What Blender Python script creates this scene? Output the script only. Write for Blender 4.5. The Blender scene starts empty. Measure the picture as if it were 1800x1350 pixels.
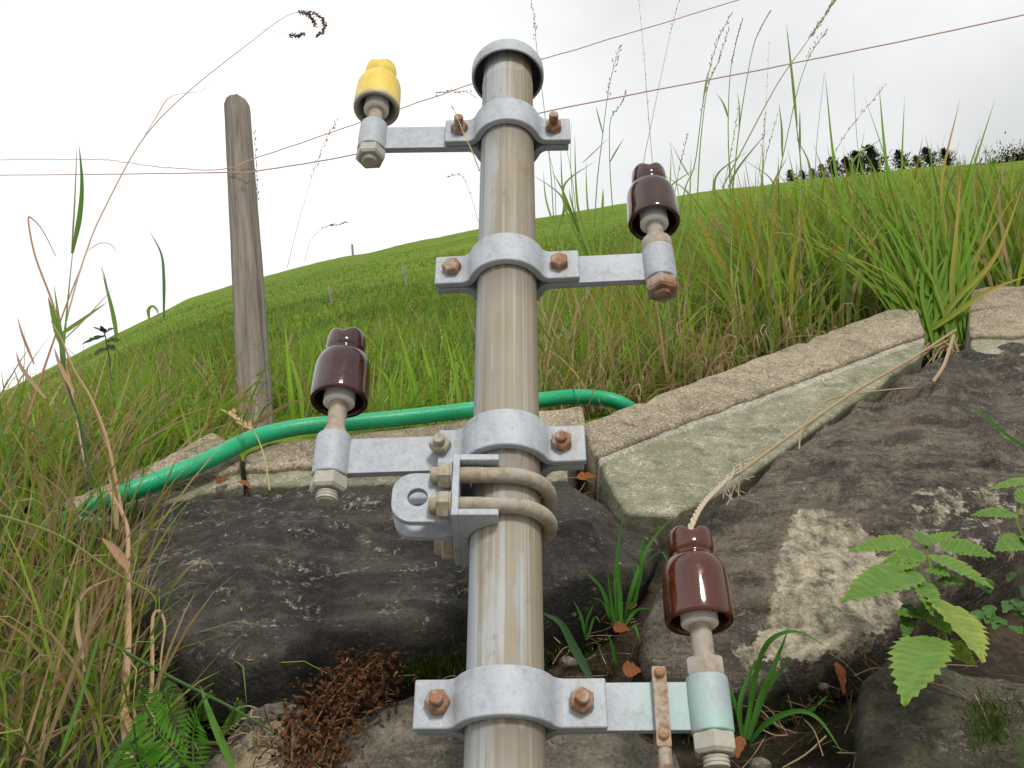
import bpy, bmesh, math, random
import numpy as np
from mathutils import Vector, Matrix, noise as mnoise

R = math.radians
PITCH = R(36.6); CP, SP = math.cos(PITCH), math.sin(PITCH)
F = 1750.0          # focal length in photo pixels (1800 wide)
CZ = 1.25           # camera height above the ground
sc = bpy.context.scene
col = sc.collection

# ------------------------------------------------------------------ camera
cam_d = bpy.data.cameras.new('camera'); cam = bpy.data.objects.new('camera', cam_d); col.objects.link(cam)
cam.location = (0, 0, CZ); cam.rotation_euler = (R(90) + PITCH, 0, 0)
cam_d.sensor_width = 36; cam_d.lens = 36 * F / 1800; cam_d.clip_start = .02; cam_d.clip_end = 2000
sc.camera = cam
# ------------------------------------------------------------------ world (overcast), sun, exposure
SUN_EL, SUN_AZ = R(24), R(10)       # behind the camera, a little to its right
w = bpy.data.worlds.new('World'); sc.world = w; w.use_nodes = True
nt = w.node_tree; nt.nodes.clear()
out = nt.nodes.new('ShaderNodeOutputWorld'); bg = nt.nodes.new('ShaderNodeBackground')
sky = nt.nodes.new('ShaderNodeTexSky'); sky.sky_type = 'NISHITA'; sky.sun_disc = False
sky.sun_elevation = SUN_EL; sky.sun_rotation = math.pi - SUN_AZ; sky.dust_density = 4; sky.air_density = 1
tc = nt.nodes.new('ShaderNodeTexCoord')
mp = nt.nodes.new('ShaderNodeMapping'); mp.inputs['Scale'].default_value = (1.2, 1.2, 2.6)
nz = nt.nodes.new('ShaderNodeTexNoise'); nz.inputs['Scale'].default_value = 1.6; nz.inputs['Detail'].default_value = 5
nt.links.new(tc.outputs['Generated'], mp.inputs['Vector']); nt.links.new(mp.outputs['Vector'], nz.inputs['Vector'])
dotn = nt.nodes.new('ShaderNodeVectorMath'); dotn.operation = 'DOT_PRODUCT'; dotn.inputs[1].default_value = (-.95, .25, -.25)
nt.links.new(tc.outputs['Generated'], dotn.inputs[0])
ma = nt.nodes.new('ShaderNodeMath'); ma.operation = 'MULTIPLY_ADD'; ma.inputs[1].default_value = .42; 
nt.links.new(dotn.outputs['Value'], ma.inputs[0]); nt.links.new(nz.outputs['Fac'], ma.inputs[2])
cr = nt.nodes.new('ShaderNodeValToRGB'); cr.color_ramp.elements[0].position = .22; cr.color_ramp.elements[1].position = .72
cr.color_ramp.elements[0].color = (.55, .562, .565, 1); cr.color_ramp.elements[1].color = (1, 1, 1, 1)
nt.links.new(ma.outputs[0], cr.inputs[0])
sc1 = nt.nodes.new('ShaderNodeVectorMath'); sc1.operation = 'SCALE'; sc1.inputs['Scale'].default_value = 11.0
nt.links.new(cr.outputs[0], sc1.inputs[0])
mx = nt.nodes.new('ShaderNodeMix'); mx.data_type = 'RGBA'; mx.inputs['Factor'].default_value = .93
nt.links.new(sky.outputs[0], mx.inputs[6]); nt.links.new(sc1.outputs[0], mx.inputs[7])
nt.links.new(mx.outputs[2], bg.inputs['Color']); bg.inputs['Strength'].default_value = .1
nt.links.new(bg.outputs[0], out.inputs['Surface'])
sd = bpy.data.lights.new('sun', 'SUN'); sd.energy = 1.9; sd.angle = R(10); sd.color = (1, .96, .9)
sun = bpy.data.objects.new('sun', sd); col.objects.link(sun)
sdir = Vector((math.sin(SUN_AZ) * math.cos(SUN_EL), -math.cos(SUN_AZ) * math.cos(SUN_EL), math.sin(SUN_EL)))
sun.rotation_euler = sdir.to_track_quat('Z', 'Y').to_euler(); sun.location = (3, -6, 8)
sc.view_settings.view_transform = 'Standard'; sc.view_settings.look = 'None'
sc.view_settings.exposure = 0.2; sc.view_settings.gamma = 1; sc.view_settings.use_curve_mapping = False

# ------------------------------------------------------------------ geometry of the place
def ray(px, py):
    u = (px - 900) / F; v = (675 - py) / F
    k = CP - v * SP
    return u / k, (SP + v * CP) / k          # x/Y, h/Y
def pt(px, py, Y):
    a, s = ray(px, py); return Vector((a * Y, Y, s * Y + CZ))
COT = .577
def wall_s(s):
    return (.95 - .28 * COT) / (1 - COT * s)
def wp(px, py, off=0.0):                     # a point on the sloping wall face; off = distance in front of it
    a, s = ray(px, py); Y = wall_s(s) - off / max(.3, .866 - .5 * s)
    return Vector((a * Y, Y, s * Y + CZ))
WN = Vector((0, -.866, .5)); E1 = Vector((1, 0, 0)); E2 = Vector((0, .5, .866))
def wall_uv(p):
    q = p - Vector((0, .95, CZ + .28)); return q.dot(E1), q.dot(E2)
def uv_wall(u, v, n=0):
    return Vector((0, .95, CZ + .28)) + E1 * u + E2 * v + WN * n
def to_px(p):
    h = p.z - CZ; zz = p.y * CP + h * SP; vv = -p.y * SP + h * CP
    return 900 + F * p.x / zz, 675 - F * vv / zz

SKY = [(-2200, 1500), (-900, 1010), (-300, 800), (0, 690), (100, 640), (200, 588), (330, 527), (440, 492), (560, 461), (700, 431), (840, 402), (1000, 373), (1200, 343), (1400, 318), (1600, 297), (1800, 279), (2300, 250), (4000, 230)]
SKA = [ray(*q) for q in SKY]
sky_a = np.array([q[0] for q in SKA]); sky_s = np.array([q[1] for q in SKA])
TOP = [(-2000, 1200), (-300, 900), (0, 868), (200, 838), (400, 815), (560, 790), (830, 752), (1030, 745), (1200, 700), (1400, 630), (1600, 560), (1700, 560), (1800, 552), (2200, 520), (4000, 500)]
TPA = [ray(*q) for q in TOP]
top_a = np.array([q[0] for q in TPA]); top_s = np.array([q[1] for q in TPA])
YR = 90.0
def s_sky(a): return np.interp(a, sky_a, sky_s)
def s_top(a): return np.interp(a, top_a, top_s)
def y_top(a): return wall_s(s_top(a)) + .03
def hill_h(a, Y):
    ss, s0, y0 = s_sky(a), s_top(a), y_top(a)
    c = np.maximum(ss - s0, .02) / (1 / y0 - 1 / YR); m = ss + c / YR
    return m * Y - c
def hill_Y(a, s):                            # distance at which the slope shows at steepness s
    ss, s0, y0 = s_sky(a), s_top(a), y_top(a)
    c = np.maximum(ss - s0, .02) / (1 / y0 - 1 / YR); m = ss + c / YR
    return c / (m - s)

# ------------------------------------------------------------------ helpers
def tag(o, label=None, cat=None, group=None, kind=None):
    if label: o['label'] = label
    if cat: o['category'] = cat
    if group: o['group'] = group
    if kind: o['kind'] = kind
    return o
def empty(name, loc, label, cat, group=None):
    o = bpy.data.objects.new(name, None); col.objects.link(o); o.location = loc; o.empty_display_size = .05
    return tag(o, label, cat, group)

class MB:
    def __init__(s): s.v = []; s.f = []; s.mi = []
    def add(s, vs, fs, mi=0):
        b = len(s.v); s.v += [tuple(q) for q in vs]; s.f += [tuple(b + i for i in f) for f in fs]; s.mi += [mi] * len(fs)
    def box(s, x0, x1, y0, y1, z0, z1, mi=0):
        s.add([(x0, y0, z0), (x1, y0, z0), (x1, y1, z0), (x0, y1, z0), (x0, y0, z1), (x1, y0, z1), (x1, y1, z1), (x0, y1, z1)],
              [(0, 3, 2, 1), (4, 5, 6, 7), (0, 1, 5, 4), (1, 2, 6, 5), (2, 3, 7, 6), (3, 0, 4, 7)], mi)
    def rev(s, prof, p0, axis, n=32, phase=0.0, mi=0, closed=False):
        """profile (r, t) spun about axis through p0"""
        ax = Vector(axis).normalized(); t0 = ax.orthogonal().normalized() if abs(ax.z) < .99 else Vector((1, 0, 0)); t1 = ax.cross(t0)
        p0 = Vector(p0); vs = []; fs = []; k = len(prof)
        for r, t in prof:
            for i in range(n):
                an = phase + 2 * math.pi * i / n
                vs.append(p0 + ax * t + (t0 * math.cos(an) + t1 * math.sin(an)) * max(r, 1e-5))
        for j in range(k - 1):
            for i in range(n):
                i2 = (i + 1) % n
                fs.append((j * n + i, j * n + i2, (j + 1) * n + i2, (j + 1) * n + i))
        if closed:
            for i in range(n):
                i2 = (i + 1) % n; fs.append(((k - 1) * n + i, (k - 1) * n + i2, i2, i))
        else:
            if prof[0][0] > 1e-4: fs.append(tuple(reversed(range(n))))
            if prof[-1][0] > 1e-4: fs.append(tuple((k - 1) * n + i for i in range(n)))
        s.add(vs, fs, mi)
    def cyl(s, p0, p1, r, n=24, r1=None, ch=0, phase=0.0, mi=0):
        p0 = Vector(p0); p1 = Vector(p1); L = (p1 - p0).length; r1 = r if r1 is None else r1
        pr = [(r, 0), (r1, L)] if not ch else [(r - ch, 0), (r, ch), (r1, L - ch), (r1 - ch, L)]
        s.rev(pr, p0, p1 - p0, n, phase, mi)
    def tube(s, pts, rad, n=8, mi=0):
        pts = [Vector(p) for p in pts]; k = len(pts)
        rads = [rad] * k if not hasattr(rad, '__len__') else rad
        vs = []; fs = []; prev = None
        for j, p in enumerate(pts):
            t = (pts[min(j + 1, k - 1)] - pts[max(j - 1, 0)]).normalized()
            if prev is None: nn = t.orthogonal().normalized()
            else:
                nn = prev - t * prev.dot(t); nn = nn.normalized() if nn.length > 1e-6 else t.orthogonal().normalized()
            prev = nn; bb = t.cross(nn)
            for i in range(n):
                an = 2 * math.pi * i / n; vs.append(p + (nn * math.cos(an) + bb * math.sin(an)) * rads[j])
        for j in range(k - 1):
            for i in range(n):
                i2 = (i + 1) % n; fs.append((j * n + i, j * n + i2, (j + 1) * n + i2, (j + 1) * n + i))
        fs.append(tuple(reversed(range(n)))); fs.append(tuple((k - 1) * n + i for i in range(n)))
        s.add(vs, fs, mi)
    def plan(s, left, right, z0, z1, mi=0):
        """strip between two plan polylines, extruded z0..z1"""
        k = len(left); vs = []
        for z in (z0, z1):
            vs += [(p[0], p[1], z) for p in left] + [(p[0], p[1], z) for p in right]
        fs = []; o = 2 * k
        for i in range(k - 1):
            fs.append((i, i + 1, k + i + 1, k + i)); fs.append((o + i, o + k + i, o + k + i + 1, o + i + 1))
            fs.append((i, o + i, o + i + 1, i + 1)); fs.append((k + i, k + i + 1, o + k + i + 1, o + k + i))
        fs.append((0, k, o + k, o)); fs.append((k - 1, o + k - 1, o + 2 * k - 1, 2 * k - 1))
        s.add(vs, fs, mi)
    def build(s, name, mats, parent=None, smooth=True, angle=35, bevel=0, segs=2, loc=None, cols=None):
        me = bpy.data.meshes.new(name); me.from_pydata(s.v, [], s.f)
        for m in (mats if isinstance(mats, (list, tuple)) else [mats]): me.materials.append(m)
        me.polygons.foreach_set('material_index', s.mi)
        bm = bmesh.new(); bm.from_mesh(me)
        bmesh.ops.recalc_face_normals(bm, faces=bm.faces)
        for f in bm.faces: f.smooth = smooth
        for e in bm.edges:
            if len(e.link_faces) == 2 and e.calc_face_angle(0) > R(angle): e.smooth = False
        bm.to_mesh(me); bm.free()
        if cols is not None:
            at = me.color_attributes.new('Col', 'FLOAT_COLOR', 'POINT')
            at.data.foreach_set('color', np.concatenate([np.asarray(cols, dtype=np.float32), np.ones((len(s.v), 1), np.float32)], 1).ravel())
        o = bpy.data.objects.new(name, me); col.objects.link(o)
        if parent: o.parent = parent
        if loc is not None: o.location = loc
        if bevel:
            b = o.modifiers.new('bevel', 'BEVEL'); b.width = bevel; b.segments = segs; b.limit_method = 'ANGLE'; b.angle_limit = R(38); b.harden_normals = True
        return o
def spline(pts, n=6):
    pts = [Vector(p) for p in pts]; P = [pts[0] * 2 - pts[1]] + pts + [pts[-1] * 2 - pts[-2]]; o = []
    for i in range(1, len(P) - 2):
        a, b, c, d = P[i - 1:i + 3]
        for k in range(n):
            t = k / n
            o.append(.5 * ((2 * b) + (c - a) * t + (2 * a - 5 * b + 4 * c - d) * t * t + (3 * b - a - 3 * c + d) * t ** 3))
    return o + [pts[-1]]

# ------------------------------------------------------------------ materials
class NT:
    def __init__(s, name):
        s.m = bpy.data.materials.new(name); s.m.use_nodes = True; s.t = s.m.node_tree
        s.b = s.t.nodes['Principled BSDF']; s.o = s.t.nodes['Material Output']
        s.tc = s.t.nodes.new('ShaderNodeTexCoord')
    def n(s, k, **kw):
        x = s.t.nodes.new(k)
        for a, b in kw.items(): setattr(x, a, b)
        return x
    def l(s, a, b): s.t.links.new(a, b)
    def noise(s, scale, detail=5, rough=.6, vscale=None, coord='Object', dist=0, src=None):
        x = s.n('ShaderNodeTexNoise'); x.inputs['Scale'].default_value = scale; x.inputs['Detail'].default_value = detail
        x.inputs['Roughness'].default_value = rough; x.inputs['Distortion'].default_value = dist
        c = src or s.tc.outputs[coord]
        if vscale is not None:
            m = s.n('ShaderNodeMapping'); m.inputs['Scale'].default_value = vscale; s.l(c, m.inputs['Vector']); c = m.outputs[0]
        s.l(c, x.inputs['Vector']); return x.outputs['Fac']
    def voro(s, scale, vscale=None, feature='F1', out='Distance', rnd=1):
        x = s.n('ShaderNodeTexVoronoi'); x.feature = feature; x.inputs['Scale'].default_value = scale; x.inputs['Randomness'].default_value = rnd
        c = s.tc.outputs['Object']
        if vscale is not None:
            m = s.n('ShaderNodeMapping'); m.inputs['Scale'].default_value = vscale; s.l(c, m.inputs['Vector']); c = m.outputs[0]
        s.l(c, x.inputs['Vector']); return x.outputs[out]
    def ramp(s, fac, stops, interp='LINEAR'):
        x = s.n('ShaderNodeValToRGB'); e = x.color_ramp.elements; x.color_ramp.interpolation = interp
        while len(e) < len(stops): e.new(.5)
        for q, (p, c) in zip(e, stops):
            q.position = p; q.color = (*(c if hasattr(c, '__len__') else (c, c, c)), 1)
        s.l(fac, x.inputs[0]); return x.outputs[0]
    def mix(s, f, a, b, bt='MIX'):
        x = s.n('ShaderNodeMix'); x.data_type = 'RGBA'; x.blend_type = bt
        for i, q in ((0, f), (6, a), (7, b)):
            if hasattr(q, 'is_linked') or isinstance(q, bpy.types.NodeSocket): s.l(q, x.inputs[i])
            else: x.inputs[i].default_value = q if i == 0 else (*q, 1)
        return x.outputs[2]
    def math(s, op, a, b=None):
        x = s.n('ShaderNodeMath'); x.operation = op
        for i, q in enumerate((a, b)):
            if q is None: continue
            if isinstance(q, bpy.types.NodeSocket): s.l(q, x.inputs[i])
            else: x.inputs[i].default_value = q
        return x.outputs[0]
    def bump(s, h, strength=.4, dist=.01, nrm=None):
        x = s.n('ShaderNodeBump'); x.inputs['Strength'].default_value = strength; x.inputs['Distance'].default_value = dist
        s.l(h, x.inputs['Height'])
        if nrm is not None: s.l(nrm, x.inputs['Normal'])
        s.l(x.outputs[0], s.b.inputs['Normal']); return x.outputs[0]
    def attr(s, name='Col'):
        x = s.n('ShaderNodeAttribute'); x.attribute_name = name; return x.outputs['Color']
    def base(s, c):
        if isinstance(c, bpy.types.NodeSocket): s.l(c, s.b.inputs['Base Color'])
        else: s.b.inputs['Base Color'].default_value = (*c, 1)
    def set(s, **k):
        for a, b in k.items():
            i = s.b.inputs[a.replace('_', ' ')]
            if isinstance(b, bpy.types.NodeSocket): s.l(b, i)
            else: i.default_value = b
    def pos(s, ax):
        x = s.n('ShaderNodeSeparateXYZ'); s.l(s.tc.outputs['Object'], x.inputs[0]); return x.outputs[ax]

def m_galv(name='galvanised steel', tint=None):
    t = NT(name)
    a = t.noise(14, 6, .65); b = t.noise(420, 3, .7); c = t.noise(55, 5, .7)
    k = t.ramp(a, [(.36, (.285, .315, .355)), (.64, (.425, .46, .505))])
    sp = t.voro(210, out='Color'); ss_ = t.n('ShaderNodeSeparateColor'); t.l(sp, ss_.inputs[0])
    k = t.mix(t.ramp(ss_.outputs[0], [(.2, .0), (.9, .28)]), k, (.52, .55, .58))
    k = t.mix(t.ramp(b, [(.45, .0), (.75, .35)]), k, (.58, .60, .62))
    k = t.mix(t.ramp(c, [(.52, 0), (.68, .6)]), k, (.23, .24, .25))
    dr = t.noise(26, 6, .75, (1, 1, .35)); k = t.mix(t.ramp(dr, [(.58, 0), (.70, .55)]), k, (.30, .245, .175))
    sc2 = t.noise(8, 5, .8, (30, 30, 1)); k = t.mix(t.ramp(sc2, [(.60, 0), (.66, .35)]), k, (.60, .62, .63))
    if tint:
        x = t.pos('X'); k = t.mix(t.math('MULTIPLY', t.ramp(x, [(.085, 0), (.125, 1)]), t.ramp(t.noise(30, 5), [(.36, .15), (.56, .85)])), k, tint)
    t.base(k); t.set(Metallic=.12, Roughness=.62)
    n1 = t.bump(b, .12, .0006); t.bump(c, .25, .0015, n1)
    return t.m
DIRT = [ray(900, y_)[1] * .736 + CZ - .018 for y_ in (226, 467, 781, 1235)]
def m_pole():
    t = NT('weathered galvanised pipe')
    st = t.noise(1, 5, .65, (230, 230, 1.4)); st2 = t.noise(1, 4, .6, (90, 90, .8)); wide = t.noise(1, 3, .5, (34, 34, 1.1))
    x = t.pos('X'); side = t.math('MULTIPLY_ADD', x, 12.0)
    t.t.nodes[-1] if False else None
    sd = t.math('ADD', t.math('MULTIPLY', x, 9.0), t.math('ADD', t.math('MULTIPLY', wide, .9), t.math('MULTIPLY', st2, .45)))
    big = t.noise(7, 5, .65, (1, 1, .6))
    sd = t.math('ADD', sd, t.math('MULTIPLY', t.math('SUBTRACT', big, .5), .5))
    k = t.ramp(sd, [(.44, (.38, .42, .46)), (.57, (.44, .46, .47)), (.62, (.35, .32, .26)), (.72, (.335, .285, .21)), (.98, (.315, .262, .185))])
    k = t.mix(t.ramp(st, [(.52, 0), (.60, .6)]), k, (.46, .465, .45))
    k = t.mix(t.ramp(st, [(.36, .55), (.45, 0)]), k, (.21, .195, .17))
    k = t.mix(t.ramp(big, [(.52, 0), (.66, .35)]), k, (.42, .43, .43))
    sp = t.noise(60, 6, .7, (1, 1, .4)); k = t.mix(t.ramp(sp, [(.60, 0), (.70, .5)]), k, (.22, .165, .10))
    z = t.pos('Z')
    for hz_ in DIRT:
        dz = t.math('SUBTRACT', hz_, z); m1 = t.ramp(t.math('ADD', t.math('MULTIPLY', dz, 12.0), t.math('MULTIPLY', st2, .8)), [(.0, 0), (.36, 0), (.42, .6), (.95, 0)]); k = t.mix(m1, k, (.17, .15, .125))
    t.base(k); t.set(Metallic=.05, Roughness=.66, Specular_IOR_Level=.35); t.bump(st, .2, .0006)
    return t.m
def m_rust(name, c0, c1, grey=.4):
    t = NT(name); a = t.noise(120, 5, .7); b = t.noise(300, 4, .7)
    k = t.ramp(a, [(.35, c0), (.65, c1)])
    k = t.mix(t.ramp(t.noise(60, 4), [(.45, 0), (.62, grey)]), k, (.36, .35, .32))
    t.base(k); t.set(Roughness=.8, Metallic=.05); t.bump(b, .5, .0008); return t.m
def m_glaze(name, c, c2):
    t = NT(name); a = t.noise(30, 4); t.base(t.ramp(a, [(.3, c), (.7, c2)])); t.set(Roughness=t.ramp(t.noise(45, 6, .7), [(.45, .06), (.7, .22)]), IOR=1.55, Coat_Weight=.35, Coat_Roughness=.03); du = t.noise(170, 5, .8); t.base(t.mix(t.ramp(du, [(.58, 0), (.75, .35)]), t.ramp(a, [(.3, c), (.7, c2)]), (.16, .12, .10)))
    t.bump(t.noise(70, 3), .05, .001)
    return t.m
def m_simple(name, c, c2, scale=60, rough=.7, bump=.3, bd=.001, spec=None):
    t = NT(name); a = t.noise(scale, 6, .65); t.base(t.ramp(a, [(.3, c), (.7, c2)])); t.set(Roughness=rough)
    t.bump(a, bump, bd); return t.m
def m_leaf(name, rough=.5, trans=.35):
    t = NT(name); c = t.attr(); v = t.noise(150, 3)
    c2 = t.mix(t.ramp(v, [(.3, 0), (.7, .35)]), c, (1, 1, 1), 'MULTIPLY'); t.base(c)
    t.set(Roughness=rough, Specular_IOR_Level=.25)
    tr = t.n('ShaderNodeBsdfTranslucent'); t.l(c, tr.inputs['Color'])
    mx = t.n('ShaderNodeMixShader'); mx.inputs[0].default_value = trans
    t.l(t.b.outputs[0], mx.inputs[1]); t.l(tr.outputs[0], mx.inputs[2]); t.l(mx.outputs[0], t.o.inputs['Surface']); return t.m
def m_rock(name, dark, mid, light, lichen=.5, moss=.0, sc_=1.0):
    t = NT(name)
    a = t.noise(5 * sc_, 8, .68, (1, 1.6, 1.6)); b = t.noise(38 * sc_, 7, .7); f = t.noise(260, 5, .75)
    c6 = t.noise(3.2 * sc_, 6, .62, (1, 1.3, 1.3), dist=.4); st = t.noise(7, 7, .7, (.7, 6, 6), dist=.3)
    k = t.ramp(a, [(.38, dark), (.50, mid), (.64, tuple(1.7 * q for q in mid))])
    k = t.mix(t.ramp(c6, [(.40, .85), (.50, 0)]), k, tuple(.75 * q for q in dark))
    k = t.mix(t.ramp(c6, [(.54, 0), (.66, .6)]), k, tuple(m_ * w_ for m_, w_ in zip(mid, (1.75, 1.7, 1.55))))
    k = t.mix(t.ramp(st, [(.42, .7), (.50, 0)]), k, tuple(.7 * q for q in dark))
    k = t.mix(t.ramp(b, [(.50, 0), (.66, .7)]), k, tuple(2.2 * q for q in mid))
    k = t.mix(t.ramp(f, [(.36, .8), (.47, 0)]), k, tuple(.45 * q for q in dark))
    k = t.mix(t.ramp(f, [(.56, 0), (.70, .6)]), k, tuple(3.2 * q for q in mid))
    # pale broken stone where the attribute says so
    fac = t.attr('Col'); sep = t.n('ShaderNodeSeparateColor'); t.l(fac, sep.inputs[0])
    lt = t.ramp(t.noise(55, 7, .78), [(.38, tuple(.35 * q for q in light)), (.49, light), (.62, tuple(min(1, 1.85 * q) for q in light))])
    e = t.ramp(t.math('ADD', sep.outputs[0], t.math('ADD', t.math('MULTIPLY', t.math('SUBTRACT', b, .5), 1.1), t.math('MULTIPLY', t.math('SUBTRACT', t.noise(30, 8, .75), .5), 2.4))), [(.44, 0), (.54, 1)])
    k = t.mix(e, k, lt)
    # thin pale scrapes and lichen
    if lichen:
        l1 = t.noise(11, 10, .78, (1, 2.6, 2.6), dist=1.2); l2 = t.noise(110, 7, .85)
        q = t.ramp(t.math('MULTIPLY', l1, l2), [(.305, 0), (.345, lichen)])
        k = t.mix(q, k, (.36, .34, .30))
        v = t.voro(30); q2 = t.ramp(v, [(.04, lichen), (.06, 0)]); k = t.mix(t.math('MULTIPLY', q2, t.ramp(l1, [(.5, 0), (.55, 1)])), k, (.46, .46, .42))
    g = t.ramp(t.math('ADD', sep.outputs[1], t.math('MULTIPLY', t.math('SUBTRACT', t.noise(30, 6, .7), .5), .9)), [(.42, 0), (.62, .85)])
    k = t.mix(g, k, (.045, .07, .012))
    t.base(k); t.set(Roughness=.82)
    n1 = t.bump(a, .6, .03); n2 = t.bump(b, .8, .009, n1); t.bump(f, .7, .0025, n2)
    return t.m
def m_concrete(name, c0, c1, moss=(.13, .14, .07), mw=.0):
    t = NT(name); a = t.noise(11, 6, .7); f = t.noise(210, 5, .8); v = t.voro(420, out='Color'); d = t.noise(3, 3)
    k = t.ramp(a, [(.38, c0), (.62, c1)])
    sv = t.n('ShaderNodeSeparateColor'); t.l(v, sv.inputs[0])
    k = t.mix(t.ramp(sv.outputs[0], [(.12, .6), (.40, 0)]), k, tuple(.34 * q for q in c0))
    k = t.mix(t.ramp(sv.outputs[1], [(.78, 0), (.95, .6)]), k, tuple(min(1, 1.75 * q) for q in c1))
    if mw: k = t.mix(t.ramp(t.noise(26, 8, .78, (1, 1.4, 1.4)), [(.40, 0), (.58, mw)]), k, moss)
    k = t.mix(t.ramp(t.noise(34, 6, .75), [(.54, 0), (.66, .8)]), k, tuple(.42 * q for q in c0))
    t.base(k); t.set(Roughness=.9)
    n1 = t.bump(t.noise(48, 5, .7), .45, .004); t.bump(f, .7, .0022, n1); return t.m
def m_wood():
    t = NT('grey weathered wood')
    g = t.noise(1, 6, .72, (70, 70, 3.2), dist=.25); f = t.noise(1, 4, .7, (320, 320, 9)); a = t.noise(5, 4)
    k = t.ramp(g, [(.28, (.05, .042, .035)), (.45, (.175, .15, .125)), (.7, (.29, .255, .215))])
    k = t.mix(t.ramp(f, [(.3, .6), (.5, 0)]), k, (.09, .075, .06))
    k = t.mix(t.ramp(a, [(.5, 0), (.7, .35)]), k, (.24, .19, .13))
    at = t.attr(); k = t.mix(at, k, (.03, .024, .02))
    t.base(k); t.set(Roughness=.9); n1 = t.bump(g, .8, .004); t.bump(f, .5, .001, n1); return t.m
def m_hill():
    t = NT('pasture grass slope')
    dv = t.n('ShaderNodeVectorMath'); dv.operation = 'SCALE'; dv.inputs['Scale'].default_value = 1
    a = t.noise(.28, 9, .72, (1, .45, .8)); b = t.noise(2.6, 7, .75, (1, .4, .6)); f = t.noise(22, 6, .8, (1, .5, .5))
    k = t.ramp(a, [(.38, (.10, .165, .012)), (.5, (.14, .225, .014)), (.64, (.175, .26, .022))])
    k = t.mix(t.ramp(b, [(.36, .6), (.5, 0)]), k, (.05, .09, .010))
    k = t.mix(t.ramp(b, [(.56, 0), (.72, .5)]), k, (.16, .215, .035))
    k = t.mix(t.ramp(f, [(.34, .55), (.5, 0)]), k, (.05, .085, .008))
    k = t.mix(t.ramp(f, [(.58, 0), (.78, .5)]), k, (.19, .225, .05))
    t.base(k); t.set(Roughness=.9, Specular_IOR_Level=.1); n1 = t.bump(b, .5, .12); t.bump(f, .6, .03, n1); return t.m
def m_soil():
    t = NT('dark soil')
    a = t.noise(14, 8, .75); f = t.noise(120, 6, .8)
    k = t.ramp(a, [(.38, (.016, .011, .007)), (.5, (.05, .035, .021)), (.64, (.11, .08, .047))])
    k = t.mix(t.ramp(f, [(.38, .7), (.48, 0)]), k, (.012, .009, .006)); k = t.mix(t.ramp(f, [(.56, 0), (.7, .7)]), k, (.18, .135, .085))
    k = t.mix(t.ramp(t.noise(9, 6, .7), [(.52, 0), (.62, .7)]), k, (.035, .05, .010))
    t.base(k); t.set(Roughness=.95); n1 = t.bump(a, .7, .02); t.bump(f, .8, .004, n1); return t.m
def m_hose():
    t = NT('green braided hose')
    u = t.n('ShaderNodeUVMap'); x = t.n('ShaderNodeTexWave'); 
    a = t.noise(40, 4); t.base(t.ramp(a, [(.3, (.006, .33, .14)), (.7, (.012, .40, .18))])); t.set(Roughness=.42)
    v = t.voro(330, (1, 1, 1)); t.bump(v, .35, .001); du = t.noise(28, 7, .8); kk = t.mix(t.ramp(du, [(.54, 0), (.68, .55)]), t.ramp(a, [(.3, (.006, .33, .14)), (.7, (.012, .40, .18))]), (.10, .22, .12)); t.base(kk); return t.m
def m_yellow():
    t = NT('worn yellow paint'); a = t.noise(40, 6, .7); k = t.ramp(a, [(.36, (.66, .47, .06)), (.6, (.78, .60, .13))])
    k = t.mix(t.ramp(t.noise(75, 6, .8), [(.57, 0), (.66, .6)]), k, (.42, .33, .16))
    z = t.pos('Z'); wr = t.ramp(t.math('ADD', t.math('MULTIPLY', z, 60.0), t.math('MULTIPLY', t.noise(60, 5, .7), .5)), [(.42, .9), (.60, 0)])
    k = t.mix(wr, k, (.36, .345, .31)); t.base(k); t.set(Roughness=.5); t.bump(a, .15, .001); return t.m
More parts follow.
